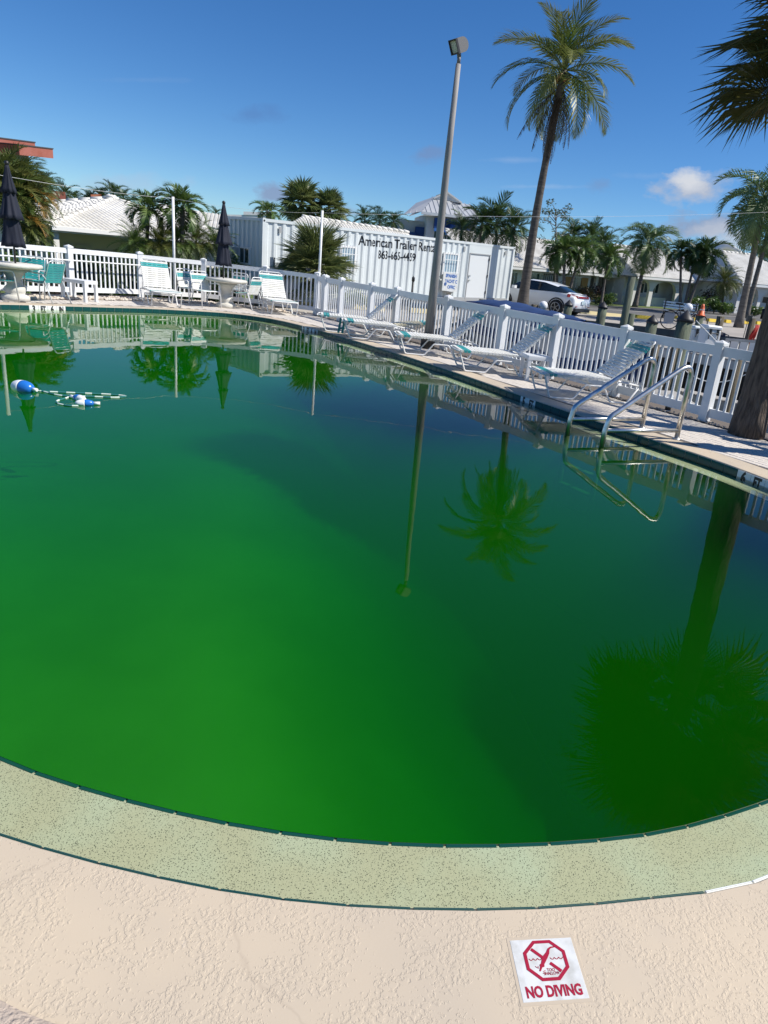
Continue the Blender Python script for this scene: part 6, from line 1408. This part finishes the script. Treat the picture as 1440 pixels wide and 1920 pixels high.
# --- bicycle by the bench
BKM = mat('black_bicycle_frame', (.02, .02, .025), .35)
def bicycle():
    wp = ong(1252, 617); D = math.hypot(wp.x, wp.y); t = thing('bicycle', 'black bicycle parked at the dock edge beside the blue bench', 'bicycle', gv(wp), R(-8)); sc = 1.0
    def wheel(x, nm):
        b = MB(); b.tube([(x+.33*math.cos(a), 0, .345+.33*math.sin(a)) for a in np.linspace(0, 6.283, 25)[:-1]], .020, 6, closed=True); w_ = obj('wheel', b, RUB, t); s_ = MB()
        for k in range(10): a = k*.628; s_.tube([(x, 0, .345), (x+.32*math.cos(a), 0, .345+.32*math.sin(a))], .004, 3, cap=False)
        s_.lathe([(.001, 0), (.03, 0), (.03, .04), (.001, .04)], 8, (x, 0, .33)); obj('spokes', s_, CHR, w_)
    wheel(0, 'rear'); wheel(1.04, 'front')
    b = MB(); hub, bb, seat, head, fh = Vector((0, 0, .345)), Vector((.43, 0, .29)), Vector((.28, 0, .80)), Vector((.86, 0, .86)), Vector((1.04, 0, .345))
    for a, c in ((hub, bb), (hub, seat), (bb, seat), (bb, head-Vector((-.03, 0, .1))), (seat+Vector((.02, 0, -.06)), head), (head+Vector((0, 0, .1)), fh)): b.tube([a, c], .019, 6)
    obj('frame', b, BKM, t)
    b = MB(); b.tube([seat, seat+Vector((-.04, 0, .14))], .014, 6); b.box((.23, 0, .96), (.27, .14, .06)); obj('saddle', b, DARK, t)
    b = MB(); b.tube([(.84, -.28, 1.0), (.90, -.1, 1.04), (.85, 0, 1.0), (.90, .1, 1.04), (.84, .28, 1.0)], .014, 6); obj('handlebar', b, BKM, t)
    b = MB(); b.lathe([(.001, -.01), (.09, -.01), (.09, .01), (.001, .01)], 14); me = b.mesh('chainring', DARK); me.transform(Matrix.Translation((.43, .05, .29)) @ Matrix.Rotation(R(90), 4, 'X')); link('chainring', me, t)
    b = MB(); b.tube([(.43, .07, .29), (.52, .07, .14)], .012, 5); b.box((.53, .12, .13), (.09, .10, .02)); b.tube([(.43, -.07, .29), (.34, -.07, .43)], .012, 5); obj('crank', b, DARK, t)
    b = MB(); b.box((-.05, -.11, .42), (.36, .05, .34)); obj('pannier', b, mat('grey_pannier', (.33, .34, .36), .8), t)
    b = MB(); b.bar((-.3, 0, .73), (.15, 0, .70), .12, .015); obj('rack', b, BKM, t)
    t.scale = (1.12, 1.12, 1.12)
bicycle()
p = gv(ong(1290, 606)); t = thing('bench', 'pale blue slatted bench behind the bicycle', 'bench', gv(ong(1262, 599)), R(-6)); PB = mat('pale_blue_paint', (.42, .52, .62), .6)
for k in range(3): b = MB(); b.box((.3, .25, .62+.14*k), (1.9, .03, .09)); obj('back_slat', b, PB, t)
for k in range(3): b = MB(); b.box((.3, .05-.15*k, .45), (1.9, .11, .03)); obj('seat_slat', b, PB, t)
for x in (-.55, 1.15): b = MB(); b.box((x, .0, .42), (.06, .5, .06)); b.box((x, .25, .5), (.06, .06, 1.0)); b.box((x, -.25, .21), (.06, .06, .42)); obj('leg', b, DARK, t)
t = thing('utility_pedestal', 'grey utility box behind the thickest capped piling', 'box', gv(ong(1276, 618)), R(5)); b = MB(); b.box((0, 0, .34), (.36, .3, .68)); obj('cabinet', b, mat('grey_cabinet', (.34, .35, .35), .6), t); b = MB(); b.box((0, 0, .70), (.40, .34, .04)); obj('lid', b, MATS['grey_cabinet'], t)
# --- dock boxes, rails and finger docks
DOCKW = mat('weathered_dock_plank', (.40, .38, .35), .9, col2=(.29, .27, .25), nscale=3, stretch=(.5, 4, 4)); DOCKP = mat('white_dock_fascia', (.55, .55, .53), .7, col2=(.42, .42, .40), nscale=3)
def dock(label, a, b_, w_, z, plank=.15, shade_skirt=0):
    a, b_ = Vector((a.x, a.y, z)), Vector((b_.x, b_.y, z)); d = b_-a; L = d.length; t = thing('finger_dock', label, 'dock', a, math.atan2(d.y, d.x), 'docks in the boat basin'); n = int(L/plank); me = None
    b = MB(); b.box((0, 0, 0), (plank-.015, w_, .04)); me = b.mesh('plank', DOCKW)
    for k in range(n): link('plank', me, t, ((k+.5)*plank, 0, -.02+random.uniform(-.003, .003)))
    for s in (-1, 1): b = MB(); b.box((L/2, s*(w_/2-.03), -.135), (L, .05, .19)); obj('fascia', b, DOCKP, t)
    if shade_skirt:
        b = MB(); b.box((0, 0, 0), (.235, .045, shade_skirt)); sm = b.mesh('shade_board', mat('near_black_dock_shade', (.022, .019, .015), .8, col2=(.012, .011, .009), nscale=3)); nb = int(L/.25)  # near-black boards added to stand for the shade under the dock
        for k in range(nb): link('shade_board', sm, t, ((k+.5)*.25, -w_/2+.12, -.24-shade_skirt/2+random.uniform(-.04, .04)))
    for k in range(max(2, int(L/2.2))): b = MB(); b.tube([(k*2.2+.5, w_/2-.15, -.2), (k*2.2+.5, w_/2-.15, CW-z-.4)], .09, 8); obj('pile', b, PILB, t)
q1 = FENCE_A+FU*8.6+FN*2.2
dock('narrow low dock seen through the fence behind the ladder', pt(1180, 690, 15.8), pt(1450, 730, 14.5), .45, -.22)
dock('finger dock reaching from the gravel lot behind the pilings', pt(1215, 640, 17.6), pt(1460, 668, 16.6), 1.0, .50, shade_skirt=1.0)
dock('low dock seen through the fence left of the blue covered boat', FENCE_A+FU*6.6+FN*1.4, FENCE_A+FU*6.9+FN*9.0, 1.0, -.35)
wr = thing('dock_rail', 'long low white rail wall at the edge of the finger dock', 'rail'); A = pt(1362, 634, 17.6); B = pt(1452, 641, 17.2); fA = Facade(Vector((A.x, A.y, A.z-.42)), Vector((B.x, B.y, B.z-.42)))
part('top_rail', fA, wr, DOCKP, [(0, fA.L, .36, .42, -.04, .04)]); part('bottom_rail', fA, wr, DOCKP, [(0, fA.L, .0, .07, -.04, .04)])
for k in range(6): s_ = fA.L*k/5; part('panel', fA, wr, TRIM, [(s_-.08, s_+.10, .07, .36, -.03, .03)])
def dock_box(px, py, D, w_, h, dp, label, rz, m=TRIM):
    p = pt(px, py, D); t = thing('dock_box', label, 'dock box', (p.x, p.y, p.z), rz, 'white dock boxes'); b = MB(); bm = bevel_box(w_, dp, h*.74, .02); me = bpy.data.meshes.new('chest'); bm.to_mesh(me); bm.free(); me.materials.append(m); link('chest', me, t, (0, 0, h*.37))
    bm = bevel_box(w_*1.06, dp*1.08, h*.22, .03); me = bpy.data.meshes.new('lid'); bm.to_mesh(me); bm.free(); me.materials.append(m); l_ = link('lid', me, t, (0, 0, h*.86))
    for s in (-1, 1): b = MB(); b.box((s*w_*.25, -dp*.53, h*.66), (.05, .03, .12)); obj('latch', b, DARK, t)
    b = MB(); b.tube(fillet([(-w_*.3, -dp*.52, h*.3), (-w_*.3, -dp*.56, h*.6), (w_*.3, -dp*.56, h*.6), (w_*.3, -dp*.52, h*.3)], .03, 3), .008, 5); obj('strap', b, DARK, t)
dock_box(1326, 646, 17.0, .38, .47, .34, 'white dock box with dark latches left of the roped piling', R(12)); dock_box(1302, 640, 18.2, .36, .40, .4, 'plain grey white dock box behind the thickest piling', R(10), MATS['white_container_paint'])
t = thing('boat_hook', 'short pole with black foam grip standing by the dock box', 'pole', pt(1338, 642, 17.6)); b = MB(); b.tube([(0, 0, 0), (.02, 0, .35)], .011, 6); obj('shaft', b, TRIM, t); b = MB(); b.tube([(.02, 0, .33), (.035, 0, .58)], .02, 6); obj('grip', b, DARK, t)
b = MB(); b.box((0, 0, .0), (.16, .14, .12)); tag(obj('clay_pot', b, mat('terracotta', (.30, .10, .04), .8), None, pt(1334, 641, 17.2)), 'small terracotta block beside the white dock box', 'pot')
# --- boats
BCOV = mat('blue_boat_canvas', (.007, .032, .11), .75, col2=(.010, .042, .15), nscale=2.5, bump=.3, bscale=8, bdist=.02); HULL = mat('white_gelcoat', (.70, .71, .71), .25); GREYC = mat('grey_canvas_cover', (.38, .37, .35), .85, col2=(.28, .27, .26), nscale=4, bump=.6, bscale=9, bdist=.03)
def boat(label, stern, bow, beam, zgun, covh, cov, peak=.45, seed=0, coverlow=.25):
    a, b_ = Vector(stern), Vector(bow); d = b_-a; d.z = 0; L = d.length; t = thing('covered_boat', label, 'boat', (a.x, a.y, CW), math.atan2(d.y, d.x), 'covered boats in the basin'); g = zgun-CW; n = 14; rn_ = random.Random(seed)
    hv = []; K = 7
    for i in range(n+1):
        u = i/n; w_ = beam/2*(1-max(0, (u-.45)/.55)**2.2)+.02; kz = -.35+.5*max(0, u-.7)/.3*1.1; sh = g+.25*max(0, u-.5)
        hv += [(u*L, -w_, sh), (u*L, -w_*.93, sh*.55), (u*L, -w_*.62, .0), (u*L, 0, kz), (u*L, w_*.62, .0), (u*L, w_*.93, sh*.55), (u*L, w_, sh)]
    b = MB(); b.add(hv, [(i*K+j, i*K+j+1, (i+1)*K+j+1, (i+1)*K+j) for i in range(n) for j in range(K-1)]+[tuple(range(K))], True); obj('hull', b, HULL, t)
    cv = []; K2 = 9
    for i in range(n+1):
        u = i/n; w_ = beam/2*(1-max(0, (u-.45)/.55)**2.2)+.06; sh = g+.25*max(0, u-.5); hh = covh*(.55+.45*math.exp(-((u-peak)/.28)**2))*(1-.75*max(0, (u-.75)/.25))
        for j in range(K2):
            q = -1+2*j/(K2-1); z = sh+hh*(1-abs(q)**1.5)+(.03*math.sin(u*37+q*5)); y = q*w_
            if j in (0, K2-1): z = sh-coverlow+.03*math.sin(u*50)
            cv.append((u*L, y, z))
    b = MB(); b.add(cv, [(i*K2+j, i*K2+j+1, (i+1)*K2+j+1, (i+1)*K2+j) for i in range(n) for j in range(K2-1)]+[tuple(range(K2))], True); obj('canvas_cover', b, cov, t)
    b = MB(); b.box((-.25, 0, g-.1), (.45, .40, .55)); b.box((-.22, 0, g-.7), (.22, .18, .9)); obj('outboard_motor', b, DARK, t)
    return t
s_ = pt(915, 590, 23.5); e_ = pt(1095, 612, 18.0); boat('blue covered boat behind the fence below the white car', (s_.x, s_.y, 0), (e_.x, e_.y, 0), 2.2, .68, .28, BCOV, .3, 1, .8)
s_ = pt(1052, 616, 17.5); e_ = pt(1222, 640, 13.8); boat('blue covered boat behind the fence, nearest to the ladder', (s_.x, s_.y, 0), (e_.x, e_.y, 0), 2.1, .60, .28, BCOV, .35, 2, .75)
p = pt(1270, 716, 11.4); boat('small boat wrapped in a grey cover behind the fence by the ladder rails', (p.x-.9, p.y+.6, 0), (p.x+1.6, p.y-1.0, 0), 1.3, -.55, .75, GREYC, .3, 3, .3)
t = thing('mailbox', 'black mailbox on a post by the right house', 'mailbox', gpt(1433, 590, 53)); b = MB(); b.box((0, 0, .6), (.1, .1, 1.2)); obj('post', b, DARK, t); b = MB(); b.box((0, 0, 1.3), (.45, .7, .4)); b.lathe([(.22, 0), (.22, .7)], 12); obj('box', b, DARK, t)
